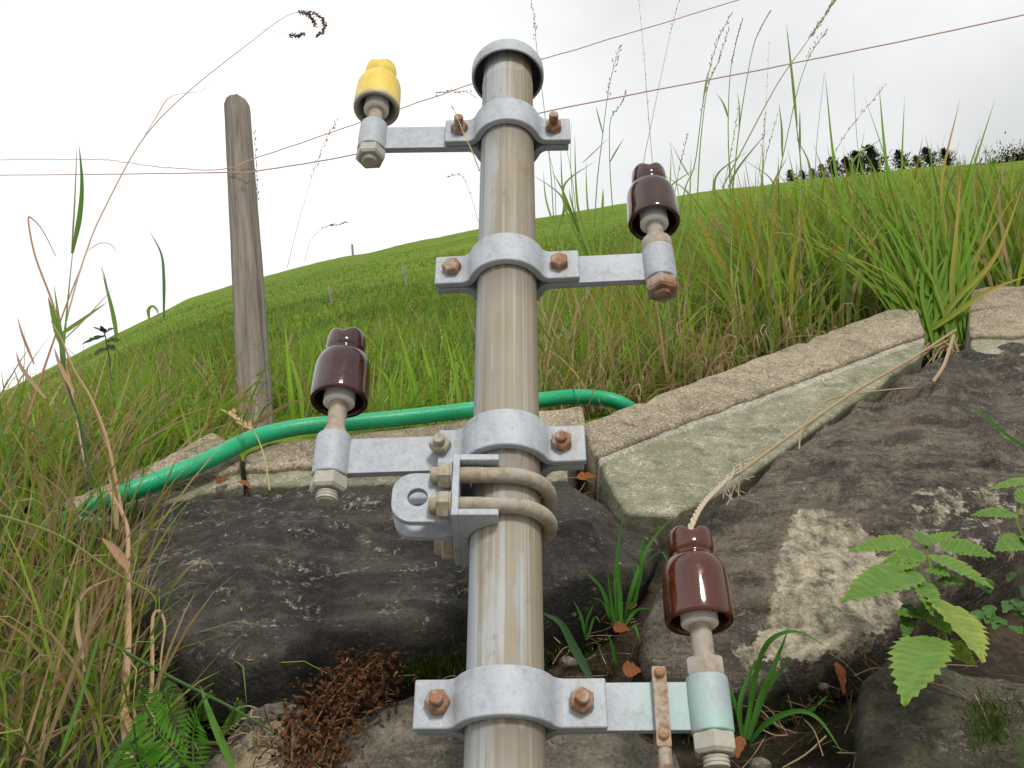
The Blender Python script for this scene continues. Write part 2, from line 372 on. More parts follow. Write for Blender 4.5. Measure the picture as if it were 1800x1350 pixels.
M = dict(galv=m_galv(), galv_green=m_galv('galvanised steel with verdigris', (.33, .50, .46)), pole=m_pole(),
    rust=m_rust('rusty bolt steel', (.20, .095, .05), (.38, .22, .125), .75), rust_pale=m_rust('pale corroded steel', (.27, .22, .15), (.44, .39, .29), .7),
    pin=m_rust('rust flecked pin', (.30, .22, .15), (.44, .40, .34), .75), strap=m_rust('flaking rusty strap', (.20, .10, .055), (.46, .38, .27), .6),
    zinc=m_rust('zinc coated nut', (.36, .35, .30), (.50, .47, .38), .6),
    dark=m_glaze('dark brown glaze', (.034, .009, .006), (.046, .013, .009)), red=m_glaze('red brown glaze', (.060, .011, .004), (.085, .017, .006)),
    yellow=m_yellow(), cement=m_simple('pale cement', (.72, .71, .68), (.86, .85, .82), 200, .9, .4),
    inner=m_simple('grey bell lining', (.20, .19, .20), (.32, .31, .31), 50, .6), capm=m_galv('weathered cap', None),
    capin=m_simple('shaded cap inside', (.045, .047, .055), (.09, .09, .10), 40, .8),  # shade inside the cap, put in as a dark colour
    grass=m_leaf('grass blade', .6, .45), leafm=m_leaf('leaf', .45, .3), dry=m_leaf('dry straw', .8, .2),
    rock=m_rock('dark schist', (.020, .0175, .014), (.044, .038, .030), (.30, .26, .19), .8),
    rock2=m_rock('brown stained schist', (.034, .028, .021), (.102, .085, .062), (.305, .268, .195), .6),
    rock3=m_rock('grey brown stone', (.07, .062, .048), (.135, .118, .088), (.26, .21, .14), .45),
    rock4=m_rock('mossy dark stone', (.030, .028, .017), (.058, .052, .032), (.2, .18, .12), .4),
    conc=m_concrete('rough kerb concrete', (.22, .185, .13), (.36, .305, .215)), concm=m_concrete('mossy kerb concrete', (.25, .235, .175), (.37, .345, .26), moss=(.17, .18, .10), mw=.8),
    concl=m_concrete('washed pale concrete', (.33, .31, .25), (.48, .45, .38), moss=(.2, .2, .12), mw=.35), bounce_ground=m_concrete('pale bounce ground', (.34, .32, .29), (.46, .44, .40)),
    wood=m_wood(), hill=m_hill(), soil=m_soil(), hose=m_hose(),
    wire=m_simple('reddish fence twine', (.46, .27, .22), (.62, .42, .36), 300, .7), rope=m_simple('pale hemp twine', (.40, .33, .24), (.60, .52, .40), 240, .9),
    needle=m_leaf('conifer needles', .7, .15), bark=m_simple('dark bark', (.04, .03, .02), (.09, .07, .05), 20, .9))

# ------------------------------------------------------------------ ground and hillside
def build_grid(name, V, mat):
    nr, nc = V.shape[:2]; me = bpy.data.meshes.new(name)
    idx = np.arange(nr * nc).reshape(nr, nc)
    q = np.stack([idx[:-1, :-1], idx[:-1, 1:], idx[1:, 1:], idx[1:, :-1]], -1).reshape(-1, 4)
    me.from_pydata(V.reshape(-1, 3).tolist(), [], q.tolist()); me.materials.append(mat)
    me.polygons.foreach_set('use_smooth', [True] * len(me.polygons))
    o = bpy.data.objects.new(name, me); col.objects.link(o); return o
random.seed(3); rng = np.random.default_rng(5)
A = np.concatenate([np.linspace(-2.6, -.75, 26)[:-1], np.linspace(-.75, .9, 200), np.linspace(.9, 2.8, 26)[1:]])
rowsY = np.concatenate([np.zeros(1), np.geomspace(.02, YR, 130)])
V = np.zeros((len(rowsY) + 3, len(A), 3))
for j, a in enumerate(A):
    y0 = float(y_top(a)); yr = YR
    for i, dy in enumerate(rowsY):
        Y = y0 + dy * (yr - y0) / YR
        h = float(hill_h(a, Y))
        if i > 1:
            amp = Y * .0042 * min(1, dy * 3)
            h += amp * mnoise.fractal(Vector((a * Y, Y, 0)) * (1.1 / (.35 + .12 * Y)), .9, 2, 5)
            h += .015 * min(1, dy) * mnoise.noise(Vector((a * Y * 2.2, Y * 2.2, 3)))
        V[i, j] = (a * Y, Y, h + CZ)
    for k, (m, dh) in enumerate(((1.06, -1.5), (1.4, -22), (2.2, -90))):
        V[len(rowsY) + k, j] = (a * yr * m, yr * m, V[len(rowsY) - 1, j, 2] + dh)
hill = build_grid('hillside', V, M['hill']); tag(hill, kind='structure')
# soil bank behind the stones, running down to the ground
hs = 90; V = np.zeros((hs, len(A), 3))
for j, a in enumerate(A):
    y0 = float(y_top(a)) + .01; h0 = float(hill_h(a, y0)) + .004
    for i in range(hs):
        t = i / (hs - 1); h = h0 + (-1.27 - h0) * t ** 1.5
        Y = .95 + COT * max(h - .28, -.15) + .075
        Y = Y if i else y0 + .12
        if i == 1: Y = max(Y, y0 - .02)
        d = .022 * mnoise.fractal(Vector((a * 7, h * 8, 1.3)), .8, 2, 6) if i > 1 else 0
        V[i, j] = (a * y0 * (1 if True else 0), min(Y, y0 + .12) - d, h + CZ)
bank = build_grid('soil_bank', V, M['soil']); tag(bank, kind='structure')
g = MB(); g.add([(-200, -200, 0), (200, -200, 0), (200, 2.0, 0), (-200, 2.0, 0)], [(0, 1, 2, 3)])
tag(g.build('ground', M['bounce_ground']), kind='structure')  # out of view; pale surface invented to bounce light onto the undersides

# ------------------------------------------------------------------ wall stones
def inpoly(px, py, poly):
    c = False; n = len(poly); j = n - 1
    for i in range(n):
        xi, yi = poly[i]; xj, yj = poly[j]
        if (yi > py) != (yj > py) and px < (xj - xi) * (py - yi) / (yj - yi) + xi: c = not c
        j = i
    return c
def rock(name, label, cat, outline, mat, thick=.05, off=.0, seed=0, amp=.012, pw=5, pale=(), moss=(), tilt=(0, 0), cuts=None, back=.16, nr=60, na=280, group=None):
    uv = [wall_uv(wp(*q, off + thick * .45)) for q in outline]
    cx = sum(q[0] for q in uv) / len(uv); cy = sum(q[1] for q in uv) / len(uv)
    P = np.array(uv); Q = np.roll(P, -1, 0)
    rad = []
    for i in range(na):
        th = 2 * math.pi * i / na; d = np.array([math.cos(th), math.sin(th)]); best = 1e-3
        for p, q in zip(P, Q):
            e = q - p; den = d[0] * e[1] - d[1] * e[0]
            if abs(den) < 1e-9: continue
            w0 = p - np.array([cx, cy]); t = (w0[0] * e[1] - w0[1] * e[0]) / den; k = (w0[0] * d[1] - w0[1] * d[0]) / den
            if t > 0 and -1e-6 <= k <= 1 + 1e-6: best = max(best, t)
        rad.append(best)
    rad = np.array(rad); rs = (np.roll(rad, 1) + 2 * rad + np.roll(rad, -1)) / 4
    vs = []; cols = []; fs = []; sv = Vector((seed * 7.3, seed * 1.7, seed * 3.1))
    rk = random.Random(seed * 11 + 3); Rm_ = float(rs.mean()); planes = []
    for q in range(9):
        an = rk.uniform(0, 6.283); sl = rk.uniform(.10, .55); planes.append((math.cos(an) * sl, math.sin(an) * sl, thick * rk.uniform(.75, 1.15) + sl * Rm_ * rk.uniform(.3, .8)))
    if cuts: planes = planes[:3] + cuts
    rings = [i / (nr - 1) for i in range(nr)]
    def vert(th, r, rho, hgt):
        u = cx + math.cos(th) * r * rho; v = cy + math.sin(th) * r * rho
        p3 = uv_wall(u, v, 0)
        h00 = hgt; wv = .02 * mnoise.noise(p3 * 12 + sv)
        for pa, pb, pc in planes: hgt = min(hgt, pc - pa * (u - cx) - pb * (v - cy) + wv)
        hgt = max(hgt, h00 * .4)
        hgt += amp * .35 * mnoise.noise(Vector((p3.x * 4, p3.z * 55, p3.y * 20)) + sv)
        nn = mnoise.fractal(p3 * 9 + sv, .85, 2.1, 6) * amp
        nn += amp * .9 * mnoise.ridged_multi_fractal(Vector((p3.x * 5, p3.z * 9, p3.y * 9)) + sv, .9, 2.2, 4, 1, 2) - amp * .9
        edge = 1 + .022 * mnoise.fractal(p3 * 16 + sv, .8, 2, 4) * (rho ** 4)
        u = cx + (u - cx) * edge; v = cy + (v - cy) * edge
        hh = hgt + nn * (1 if rho < .98 else .4) + off + tilt[0] * (u - cx) + tilt[1] * (v - cy)
        return uv_wall(u, v, hh)
    for ri, rho in enumerate(rings):
        rho2 = rho ** .8
        for i in range(na):
            th = 2 * math.pi * i / na
            hgt = thick * max(0, 1 - rho2 ** (pw * 1.5)) ** .4
            p = vert(th, rs[i], rho2, hgt); vs.append(p)
            x, y = to_px(p)
            cols.append((max([w_ for w_, q in zip((.85, .38), pale) if inpoly(x, y, q)] + [0.0]), 1.0 if any(inpoly(x, y, q) for q in moss) else 0.0, 0))
    for bk in (.5, 1.0):
        for i in range(na):
            th = 2 * math.pi * i / na; p = vert(th, rs[i], 1 - .06 * bk, -back * bk); vs.append(p); cols.append((0, 0, 0))
    n = nr + 2
    for j in range(n - 1):
        for i in range(na):
            i2 = (i + 1) % na; fs.append((j * na + i, j * na + i2, (j + 1) * na + i2, (j + 1) * na + i))
    fs.append(tuple((n - 1) * na + i for i in range(na)))
    m = MB(); m.add(vs, fs)
    # soften the masks a little
    c = np.array(cols).reshape(n, na, 3)
    for _ in range(5): c = (np.roll(c, 1, 1) + np.roll(c, -1, 1) + c + np.concatenate([c[:1], c[:-1]]) + np.concatenate([c[1:], c[-1:]])) / 5
    o = m.build(name, mat, cols=c.reshape(-1, 3), angle=75); tag(o, label, cat, group)
    return o
G = 'stones of the dry wall'
rock('wall_stone', 'big dark slab of rock with pale lichen streaks behind the metal pole', 'stone',
     [(212, 915), (250, 885), (330, 862), (430, 852), (560, 846), (700, 848), (850, 846), (990, 832), (1060, 868), (1160, 922), (1166, 945), (1130, 1002), (1050, 1040), (960, 1072), (830, 1112), (700, 1148), (640, 1152), (600, 1170), (540, 1178), (480, 1205), (420, 1222), (330, 1192), (280, 1150), (245, 1080), (222, 1000)],
     M['rock'], .055, .0, 1, .009, 14, group=G, cuts=[(.05, .62, .055 + .62 * .055), (-.30, .1, .055 + .3 * .16), (.25, -.2, .055 + .05)])
rock('wall_stone', 'large brown rock with a pale broken face behind the nettle', 'stone',
     [(1255, 905), (1330, 855), (1420, 785), (1500, 718), (1580, 662), (1650, 628), (1720, 606), (1830, 596), (1960, 630), (2010, 800), (1960, 930), (1800, 975), (1700, 1020), (1640, 1052), (1590, 1095), (1560, 1112), (1480, 1142), (1400, 1168), (1300, 1194), (1200, 1194), (1135, 1155), (1120, 1090), (1165, 1010), (1230, 950)],
     M['rock2'], .060, .0, 2, .016, 10, group=G,
     pale=[[(1395, 905), (1460, 900), (1520, 915), (1560, 980), (1590, 1060), (1590, 1100), (1480, 1145), (1400, 1170), (1290, 1165), (1330, 1110), (1360, 1050), (1365, 980)],
           [(1600, 860), (1760, 840), (1810, 880), (1790, 990), (1680, 1020), (1600, 940)]])
rock('wall_stone', 'grey stone at the bottom behind the lowest clamp of the pole', 'stone',
     [(585, 1290), (650, 1250), (740, 1232), (830, 1230), (900, 1236), (1000, 1250), (1100, 1280), (1180, 1300), (1215, 1380), (1190, 1500), (900, 1540), (620, 1500), (570, 1400)],
     M['rock3'], .045, .0, 3, .012, 10, group=G)
rock('wall_stone', 'tan stone at the bottom edge left of the withered brown plant', 'stone',
     [(350, 1370), (400, 1325), (440, 1285), (500, 1262), (560, 1272), (590, 1330), (580, 1420), (520, 1520), (380, 1500)],
     M['rock3'], .040, .0, 4, .012, 9, group=G, pale=[[(350, 1370), (400, 1325), (440, 1285), (500, 1262), (560, 1272), (590, 1330), (580, 1420), (520, 1520), (380, 1500)]])
rock('wall_stone', 'dark mossy stone in the bottom right corner below the nettle', 'stone',
     [(1510, 1200), (1560, 1172), (1640, 1188), (1720, 1196), (1830, 1205), (1950, 1290), (1930, 1480), (1700, 1520), (1530, 1460), (1505, 1320)],
     M['rock4'], .04, .0, 5, .012, 10, group=G, moss=[[(1700, 1240), (1760, 1240), (1770, 1310), (1700, 1310)], [(1780, 1300), (1850, 1290), (1850, 1350), (1790, 1350)]])
rock('wall_stone', 'flat dark stone wedged under the tilted concrete kerb', 'stone',
     [(1262, 905), (1285, 870), (1340, 815), (1430, 742), (1470, 735), (1445, 780), (1350, 860), (1290, 902)],
     M['rock2'], .03, -.01, 6, .006, 8, group=G)
rock('wall_stone', 'shaded stone half hidden by grass at the lower left', 'stone',
     [(-60, 1120), (60, 1080), (200, 1100), (260, 1180), (330, 1230), (330, 1330), (250, 1480), (-60, 1500)],
     M['rock4'], .03, -.03, 8, .015, 5, group=G)

# ------------------------------------------------------------------ concrete kerbs
def kerb(label, upper, lower, off, back, seed, ledge=None):
    rnd = random.Random(seed); m = MB()
    def poly(pts, dn, jit, mi, bk):
        P = []
        for i, p in enumerate(pts):
            q = pts[(i + 1) % len(pts)]; L = math.hypot(p[0] - q[0], p[1] - q[1]); k = max(1, int(L / 16))
            for j in range(k):
                t = j / k; x = p[0] + (q[0] - p[0]) * t; y = p[1] + (q[1] - p[1]) * t
                e = (jit * 1.5 if rnd.random() > .07 else jit * 4.5) if j else jit * .3
                P.append(wall_uv(wp(x + rnd.uniform(-e, e), y + rnd.uniform(-e, e), dn)))
        n = len(P); vs = [uv_wall(u, v, dn) for u, v in P] + [uv_wall(u, v, -bk) for u, v in P]
        fs = [tuple(range(n)), tuple(reversed(range(n, 2 * n)))] + [(i, (i + 1) % n, n + (i + 1) % n, n + i) for i in range(n)]
        m.add(vs, fs, mi)
    poly(upper, off + .010, 1.2, 0, back); poly(lower, off, 1.6, 1, back - .004)
    if ledge: poly(ledge, off + .003, .8, 2, back - .01)
    o = m.build('kerb_stone', [M['conc'], M['concm'], M['concl']], bevel=.009, segs=3, angle=50)
    return tag(o, label, 'kerb', 'concrete kerbs along the wall top')
kerb('long tilted concrete kerb with mossy lower face right of the pole', [(1022, 744), (1180, 684), (1400, 602), (1598, 528), (1616, 548), (1628, 584), (1400, 668), (1200, 740), (1047, 800)],
     [(1047, 799), (1200, 739), (1400, 667), (1628, 583), (1622, 620), (1540, 680), (1440, 748), (1350, 812), (1280, 858), (1235, 880), (1165, 906), (1098, 898)], .035, .09, 1, [(1049, 803), (1200, 743), (1400, 671), (1626, 588), (1626, 598), (1400, 686), (1200, 758), (1056, 815)])
kerb('short straight concrete kerb cut off by the right edge of the picture', [(1699, 505), (1800, 500), (2050, 490), (2060, 578), (1800, 586), (1706, 588)], [(1706, 587), (1800, 585), (2060, 577), (2060, 622), (1800, 626), (1712, 628)], .03, .09, 2)
kerb('low concrete kerb passing behind the pole under the green hose', [(428, 796), (470, 778), (560, 768), (700, 750), (830, 735), (1024, 711), (1032, 750), (1000, 790), (830, 800), (560, 815), (430, 822)],
     [(430, 821), (560, 814), (830, 799), (1000, 789), (1000, 840), (830, 850), (560, 852), (434, 852)], .02, .10, 3)
kerb('weathered slab kerb at the left below the green hose', [(110, 880), (235, 828), (300, 795), (374, 757), (408, 776), (424, 800), (420, 822), (300, 850), (120, 900)],
     [(120, 899), (300, 849), (420, 821), (428, 850), (370, 862), (240, 896), (130, 920)], .02, .09, 4)

# ------------------------------------------------------------------ the mast
PX, PY = -.0052, .746; PR = .030
def ph(py, Y=PY): return ray(900, py)[1] * Y + CZ
mast = empty('pole', (PX, PY, 0), 'tall galvanised pipe pole with four clamped insulator brackets and a domed cap', 'pole')
top_h = ph(105)
m = MB(); m.rev([(PR, 0), (PR, ph(158)), (PR * 1.012, ph(157.5)), (PR * 1.012, ph(153)), (PR * .985, ph(152.5)), (PR * .985, ph(128) + .0125), (.001, ph(128) + .0125)], (0, 0, 0), (0, 0, 1), 64)
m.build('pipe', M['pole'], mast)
zc = ph(128) - .012
cap_o = [(.0, .0262), (.028, .0255), (.0375, .0195), (.0402, .010), (.0405, 0), (.0428, -.0006), (.0436, .0015), (.0438, .010), (.0432, .0165), (.0405, .0225), (.034, .0268), (.022, .0292), (.0, .0302)]
m = MB(); m.rev(cap_o, (0, 0, zc), (0, 0, 1), 64); cp = m.build('pole_cap', M['capm'], mast, bevel=0, angle=60)
m = MB(); m.rev([(.0, .0258), (.0278, .0250), (.0371, .0190), (.0398, .010), (.0402, .0015), (.0396, .0015), (.039, .010), (.036, .018), (.027, .0238), (.0, .0242)], (0, 0, zc), (0, 0, 1), 64); m.build('cap_shade', M['capin'], cp)  # added dark shell that paints the shade under the cap

def strap_plan(y0, sgn, xl, xr, Rm=.0352, fr=.014):
    """plan centre line of a half clamp; sgn -1 bulges to the front"""
    yf = y0; cyf = yf + sgn * fr; cxf = math.sqrt((Rm + fr) ** 2 - cyf ** 2)
    pts = [(-xl, yf), (-cxf, yf)]
    a0 = math.atan2(-cyf, cxf)        # from the left fillet centre towards the pole axis
    st = math.atan2(yf - cyf, 0)
    for i in range(1, 9):
        an = st + (a0 - st) * i / 8; pts.append((-cxf + fr * math.cos(an), cyf + fr * math.sin(an)))
    b0 = math.atan2(cyf, -cxf)
    b1 = math.atan2(cyf, cxf)
    if sgn < 0: b0 = b0 if b0 > 0 else b0 + 2 * math.pi; b1 = b1 if b1 > b0 else b1 + 2 * math.pi
    for i in range(1, 24):
        an = b0 + (b1 - b0) * i / 24; pts.append((Rm * math.cos(an), Rm * math.sin(an)))
    a1 = math.atan2(-cyf, -cxf)
    if sgn < 0 : st2 = math.pi / 2; a1 = a1 if a1 > 0 else a1 + 2 * math.pi
    else: st2 = -math.pi / 2; a1 = a1 if a1 < 0 else a1 - 2 * math.pi
    for i in range(0, 9):
        an = a1 + (st2 - a1) * i / 8; pts.append((cxf + fr * math.cos(an), cyf + fr * math.sin(an)))
    pts += [(xr, yf)]
    return pts
def offset(pts, d):
    o = []
    for i, p in enumerate(pts):
        q0 = pts[max(i - 1, 0)]; q1 = pts[min(i + 1, len(pts) - 1)]
        tx, ty = q1[0] - q0[0], q1[1] - q0[1]; L = math.hypot(tx, ty) or 1
        o.append((p[0] - ty / L * d, p[1] + tx / L * d))
    return o
def hexnut(m, p, axis, r, t, mi=0, phase=.2):
    ax = Vector(axis).normalized(); m.rev([(r * .93, 0), (r, t * .12), (r, t * .82), (r * .86, t)], p, ax, 6, phase, mi)
INS_PROF = [(.0258, .0), (.0268, .0012), (.0273, .004), (.0272, .012), (.0268, .028), (.0264, .038), (.0259, .0425), (.0248, .0468), (.0229, .0508), (.0204, .0540), (.0184, .0556), (.0174, .0566), (.0171, .0576), (.0174, .0588), (.0182, .0603), (.0188, .0625), (.0190, .066), (.0189, .071), (.0187, .0752), (.0181, .0785), (.0170, .0802), (.0155, .0811), (.0135, .0815), (.0110, .0816), (.0085, .0816), (.0058, .0816), (.003, .0816), (.0, .0816)]
def insulator(parent, loc, mat, label):
    m = MB(); inner = [(.002, .034), (.012, .034), (.019, .030), (.0215, .012), (.0222, .003), (.0235, .0004)]
    m.rev(inner + INS_PROF, (0, 0, 0), (0, 0, 1), 72)
    vs = []
    for x, y, z in m.v:
        if z > .058:
            k = min(1, max(0, (z - .058) / .016)); k = k * k * (3 - 2 * k)
            rr = math.hypot(x, y)
            if z > .064: z = z - .0058 * math.exp(-(x / .0064) ** 2) * k - .0015 * (x / .019) ** 4 * k
        vs.append((x, y, z))
    m.v = vs
    o = m.build('insulator', mat, parent, loc=loc, angle=70)
    if label: o['label'] = label
    return o
def bracket(hz, sx, xl, xr, bl, br, bolt, stub, yaw, gap, imat, ilabel, topnut, nutm, endlen, armlen=.155, amat='galv', boltlab=None, roll=0):
    t = .004; H = .0183
    # arm and back half of the clamp
    m = MB(); c = strap_plan(.0042, 1, xl - .002, xr - .002)
    if sx < 0: c = [(-armlen + .010, .0042)] + c[1:]
    else: c = c[:-1] + [(armlen - .010, .0042)]
    m.plan(offset(c, t), offset(c, -t), -H, H)
    m.rev([(.0148, -.0215), (.0160, -.0205), (.0163, 0), (.0160, .0205), (.0148, .0215)], (sx * armlen, .002, 0), (0, 0, 1), 40)
    br_ = m.build('bracket_arm', M[amat], mast, bevel=.0014, loc=(0, 0, hz))
    br_.rotation_euler = (0, roll, yaw)
    # front strap
    m = MB(); c = strap_plan(-.0049, -1, xl, xr); m.plan(offset(c, t), offset(c, -t), -H - .0005, H + .0005)
    m.build('clamp_strap', M['galv'], br_, bevel=.0018, segs=3)
    for x, k in ((-bl, 0), (br, 1)):
        m = MB()
        hexnut(m, (x, -.0088, 0), (0, -1, 0), .0098, .0086, phase=.3 + .5 * k)
        if stub[k]: m.cyl((x, -.017, 0), (x, -.018 - stub[k], 0), .0052, 16, ch=.0008)
        hexnut(m, (x, .0082, 0), (0, 1, 0), .0100, .007)
        o = m.build('bolt', M[bolt[k]], br_, angle=28)
    ex = sx * armlen; ey = .002
    m = MB(); hexnut(m, (ex, ey, -.0215), (0, 0, -1), .0168, .0145, phase=.35 + .3 * sx); m.cyl((ex, ey, -.0355), (ex, ey, -.0365 - endlen), .0092, 20, ch=.002)
    for q in range(3): m.cyl((ex, ey, -.0375 - q * .003), (ex, ey, -.039 - q * .003), .0098, 20) if endlen > .006 else None
    m.build('nut', M[nutm], br_, angle=28)
    m = MB(); z0 = .0215
    if topnut: m.rev([(.0145, 0), (.0155, .002), (.0155, .0125), (.014, .0145)], (ex, ey, z0), (0, 0, 1), 6 if topnut == 1 else 28, .4)
    else: m.rev([(.0125, 0), (.0100, .008), (.0088, .010)], (ex, ey, z0), (0, 0, 1), 24)
    m.cyl((ex, ey, z0), (ex, ey, z0 + gap + .03), .0086, 24)
    m.build('insulator_pin', M['pin'], br_, angle=40)
    ins = insulator(br_, (ex, ey, z0 + gap), imat, ilabel)
    m = MB(); m.rev([(.0084, -.0016), (.0132, -.002), (.0148, -.0006), (.0146, .007), (.0140, .033), (.0084, .033)], (ex, ey, z0 + gap), (0, 0, 1), 36, closed=True)
    m.build('cement_collar', M['cement'], br_, angle=50)
    if imat is M['yellow']:
        m = MB(); m.rev([(.0220, .0025), (.0205, .014), (.0150, .028), (.0136, .028), (.0138, .026), (.0192, .014), (.0210, .0025)], (ex, ey, z0 + gap), (0, 0, 1), 48, closed=True)
        m.build('bell_lining', M['inner'], br_)
    return br_
Yf = PY - .010
bracket(ph(226, Yf), -1, .071, .0715, .0545, .0525, ('rust', 'rust'), (.010, .012), R(-1), .030, M['yellow'], 'yellow painted insulator', 0, 'zinc', .004)
bracket(ph(467, Yf), 1, .0725, .0735, .055, .0535, ('rust', 'rust'), (0, 0), R(-4), .039, M['dark'], 'dark brown glazed insulator', 2, 'rust', .003, .1545)
bracket(ph(781, Yf), -1, .060, .0705, .0575, .0495, ('rust_pale', 'rust'), (.007, .004), R(-3.5), .039, M['dark'], 'dark brown glazed insulator', 0, 'zinc', .010, .157)
bracket(ph(1235, Yf), 1, .068, .076, .0500, .0575, ('rust', 'rust'), (.007, .006), R(-1.5), .044, M['red'], 'red brown glazed insulator', 1, 'zinc', .009, .1535, amat='galv_green')

# guy anchor: channel held by two U bolts
ga_z = (ph(795, .700) + ph(908, .700)) / 2
m = MB()
xw0, xw1 = -.0440, -.0378; zt, zb = .0290, -.0290; tf = .0062; yf, yb = -.046, .044
m.box(xw0, xw1, yf, yb, zb, zt)
def flange(z0, z1):
    # flat flange with a round cut-out for the pipe
    n = 20; rc = .0312; L = []; Rr = []
    for i in range(n + 1):
        y = yf + (yb - yf) * i / n
        xr_ = -.0055
        if abs(y) < rc: xr_ = min(xr_, -math.sqrt(rc * rc - y * y))
        xr_ = max(xr_, xw1 + .002)
        L.append((xw1 - .0005, y)); Rr.append((xr_, y))
    m.plan(L, Rr, z0, z1)
flange(zb, zb + tf); flange(zt - tf, zt)
ga = m.build('guy_anchor', M['galv'], mast, bevel=.0012, loc=(0, 0, ga_z), angle=30)
for dz in (.0135, -.0150):
    m = MB(); r = .0372
    pts = [(-.062, -r, dz), (-.040, -r, dz)] + [(-.02, -r, dz), (-.008, -r, dz)]
    for i in range(0, 21):
        an = -math.pi / 2 + math.pi * i / 20; pts.append((r * math.cos(an) + .0, r * math.sin(an), dz))
    pts += [(-.02, r, dz), (-.062, r, dz)]
    m.tube(pts, .0066, 16)
    for q in range(9): m.cyl((-.0365 + q * .002, -r, dz), (-.0355 + q * .002, -r, dz), .0071, 16)
    m.build('u_bolt', M['rust_pale'], ga, angle=50)
    for yy in (-r, r):
        m = MB(); m.cyl((-.0442, yy, dz), (-.0455, yy, dz), .0115, 24); hexnut(m, (-.0455, yy, dz), (-1, 0, 0), .0118, .0105, phase=.25 if dz > 0 else .5)
        m.cyl((-.055, yy, dz), (-.0625, yy, dz), .0068, 16, ch=.001)
        m.build('nut', M['rust_pale'], ga, angle=28)
def lug(y, dz):
    # rounded lug plate with a hole, plane facing -Y
    n = 40; x1 = xw0 - .0002; x0 = x1 - .050; hh = .0232; rc = .018; hole = (x0 + .0215, dz); hr = .0082
    outl = []
    for k in range(n):
        an = 2 * math.pi * k / n; dx, dzv = math.cos(an), math.sin(an)
        # distance to rounded rectangle boundary from the hole centre
        t = 0
        lo, hi = 0, .2
        for _ in range(30):
            t = (lo + hi) / 2; X = hole[0] + dx * t; Z = dzv * t
            inside = x0 <= X <= x1 and abs(Z) <= hh
            if inside and X < x0 + rc and abs(Z) > hh - rc: inside = (X - x0 - rc) ** 2 + (abs(Z) - hh + rc) ** 2 <= rc * rc
            if inside: lo = t
            else: hi = t
        outl.append((hole[0] + dx * lo, dzv * lo + dz))
    inn = [(hole[0] + hr * math.cos(2 * math.pi * k / n), hr * math.sin(2 * math.pi * k / n) + dz) for k in range(n)]
    m = MB(); vs = []
    for yy in (y - .0035, y + .0035): vs += [(a, yy, b) for a, b in outl] + [(a, yy, b) for a, b in inn]
    fs = []
    for k in range(n):
        k2 = (k + 1) % n
        fs += [(k, k2, n + k2, n + k), (2 * n + k, 3 * n + k, 3 * n + k2, 2 * n + k2), (k, 2 * n + k, 2 * n + k2, k2), (n + k, n + k2, 3 * n + k2, 3 * n + k)]
    m.add(vs, fs); m.build('eye_plate', M['galv'], ga, bevel=.001, angle=40)
lug(-.028, -.004); lug(-.002, -.004)
# rusty earth strap on the lowest arm
hz = ph(1235, Yf)
m = MB(); xs = .1165
m.box(xs - .0055, xs + .0055, -.0075, -.0042, -.030, .030); m.box(xs - .0055, xs + .0055, -.0042, .012, .0195, .0225); m.box(xs - .0055, xs + .0055, .0095, .0125, -.029, .0195)
es = m.build('earth_strap', M['strap'], mast, bevel=.0008, loc=(0, 0, hz)); es.rotation_euler = (0, R(1), R(-1.5))
for zz in (.0245, -.0215):
    m = MB(); m.rev([(.0042, 0), (.0042, .0015), (.003, .003), (0, .0034)], (xs, -.0075, zz), (0, -1, 0), 20); m.build('rivet', M['rust'], es)
m = MB(); m.tube([(xs + .0005, -.002, -.028), (xs + .001, -.002, -.2), (xs + .004, -.001, -.5), (xs + .004, 0, -hz)], .0052, 12); m.build('earth_rod', M['strap'], es)

# ------------------------------------------------------------------ fence post, wires
b0 = pt(452, 770, 1.5); t0 = pt(417, 183, 1.5); b0 = b0 + (b0 - t0) * .2
ax = (t0 - b0); L = ax.length; m = MB(); cols = []
n, k = 96, 150; rotq = ax.to_track_quat('Z', 'Y'); Wm = Matrix.Translation(b0) @ rotq.to_matrix().to_4x4(); axn = Vector((0, 0, 1)); e1 = Vector((1, 0, 0)); e2 = Vector((0, 1, 0)); vs = []
tcen = (to_px(t0)); 
kn1, kn2, kn3 = (Wm.inverted() @ pt(x, y, 1.462) for x, y in ((425, 327), (408, 342), (445, 340)))
for j in range(k + 4):
    tt = min(j / (k - 1), 1); p = Vector((0, 0, L * tt))
    for i in range(n):
        an = 2 * math.pi * i / n
        r = .0325 - .003 * tt
        d = mnoise.fractal(Vector((math.cos(an) * 2.2, math.sin(an) * 2.2, tt * 1.6)), .9, 2, 5)
        cr_ = mnoise.noise(Vector((math.cos(an) * 9, math.sin(an) * 9, tt * 2.2 + 7)))
        r += .0022 * d - (.0055 * max(0, cr_ - .32) if True else 0)
        if j >= k: r *= (0.93, .8, .4, .01)[j - k]
        pp = p + (e1 * math.cos(an) + e2 * math.sin(an)) * r
        if tt > .96:
            pp = pp - axn * (.018 * ((tt - .96) / .04) * max(0, .3 + math.cos(an - 2.0)) ** 1.3)
        if j >= k: pp = pp + axn * (.003, .006, .008, .009)[j - k]
        kd = 0
        for kn, kr in ((kn1, .009), (kn2, .008), (kn3, .006)):
            dd = ((pp - kn).length - 0) / kr
            if dd < 2.2: r_ = math.exp(-dd * dd * .9); kd = max(kd, r_); 
        vs.append(pp); cols.append((min(1, kd * 1.1),) * 3)
fs = [(j * n + i, j * n + (i + 1) % n, (j + 1) * n + (i + 1) % n, (j + 1) * n + i) for j in range(k + 3) for i in range(n)]
m.add(vs, fs)
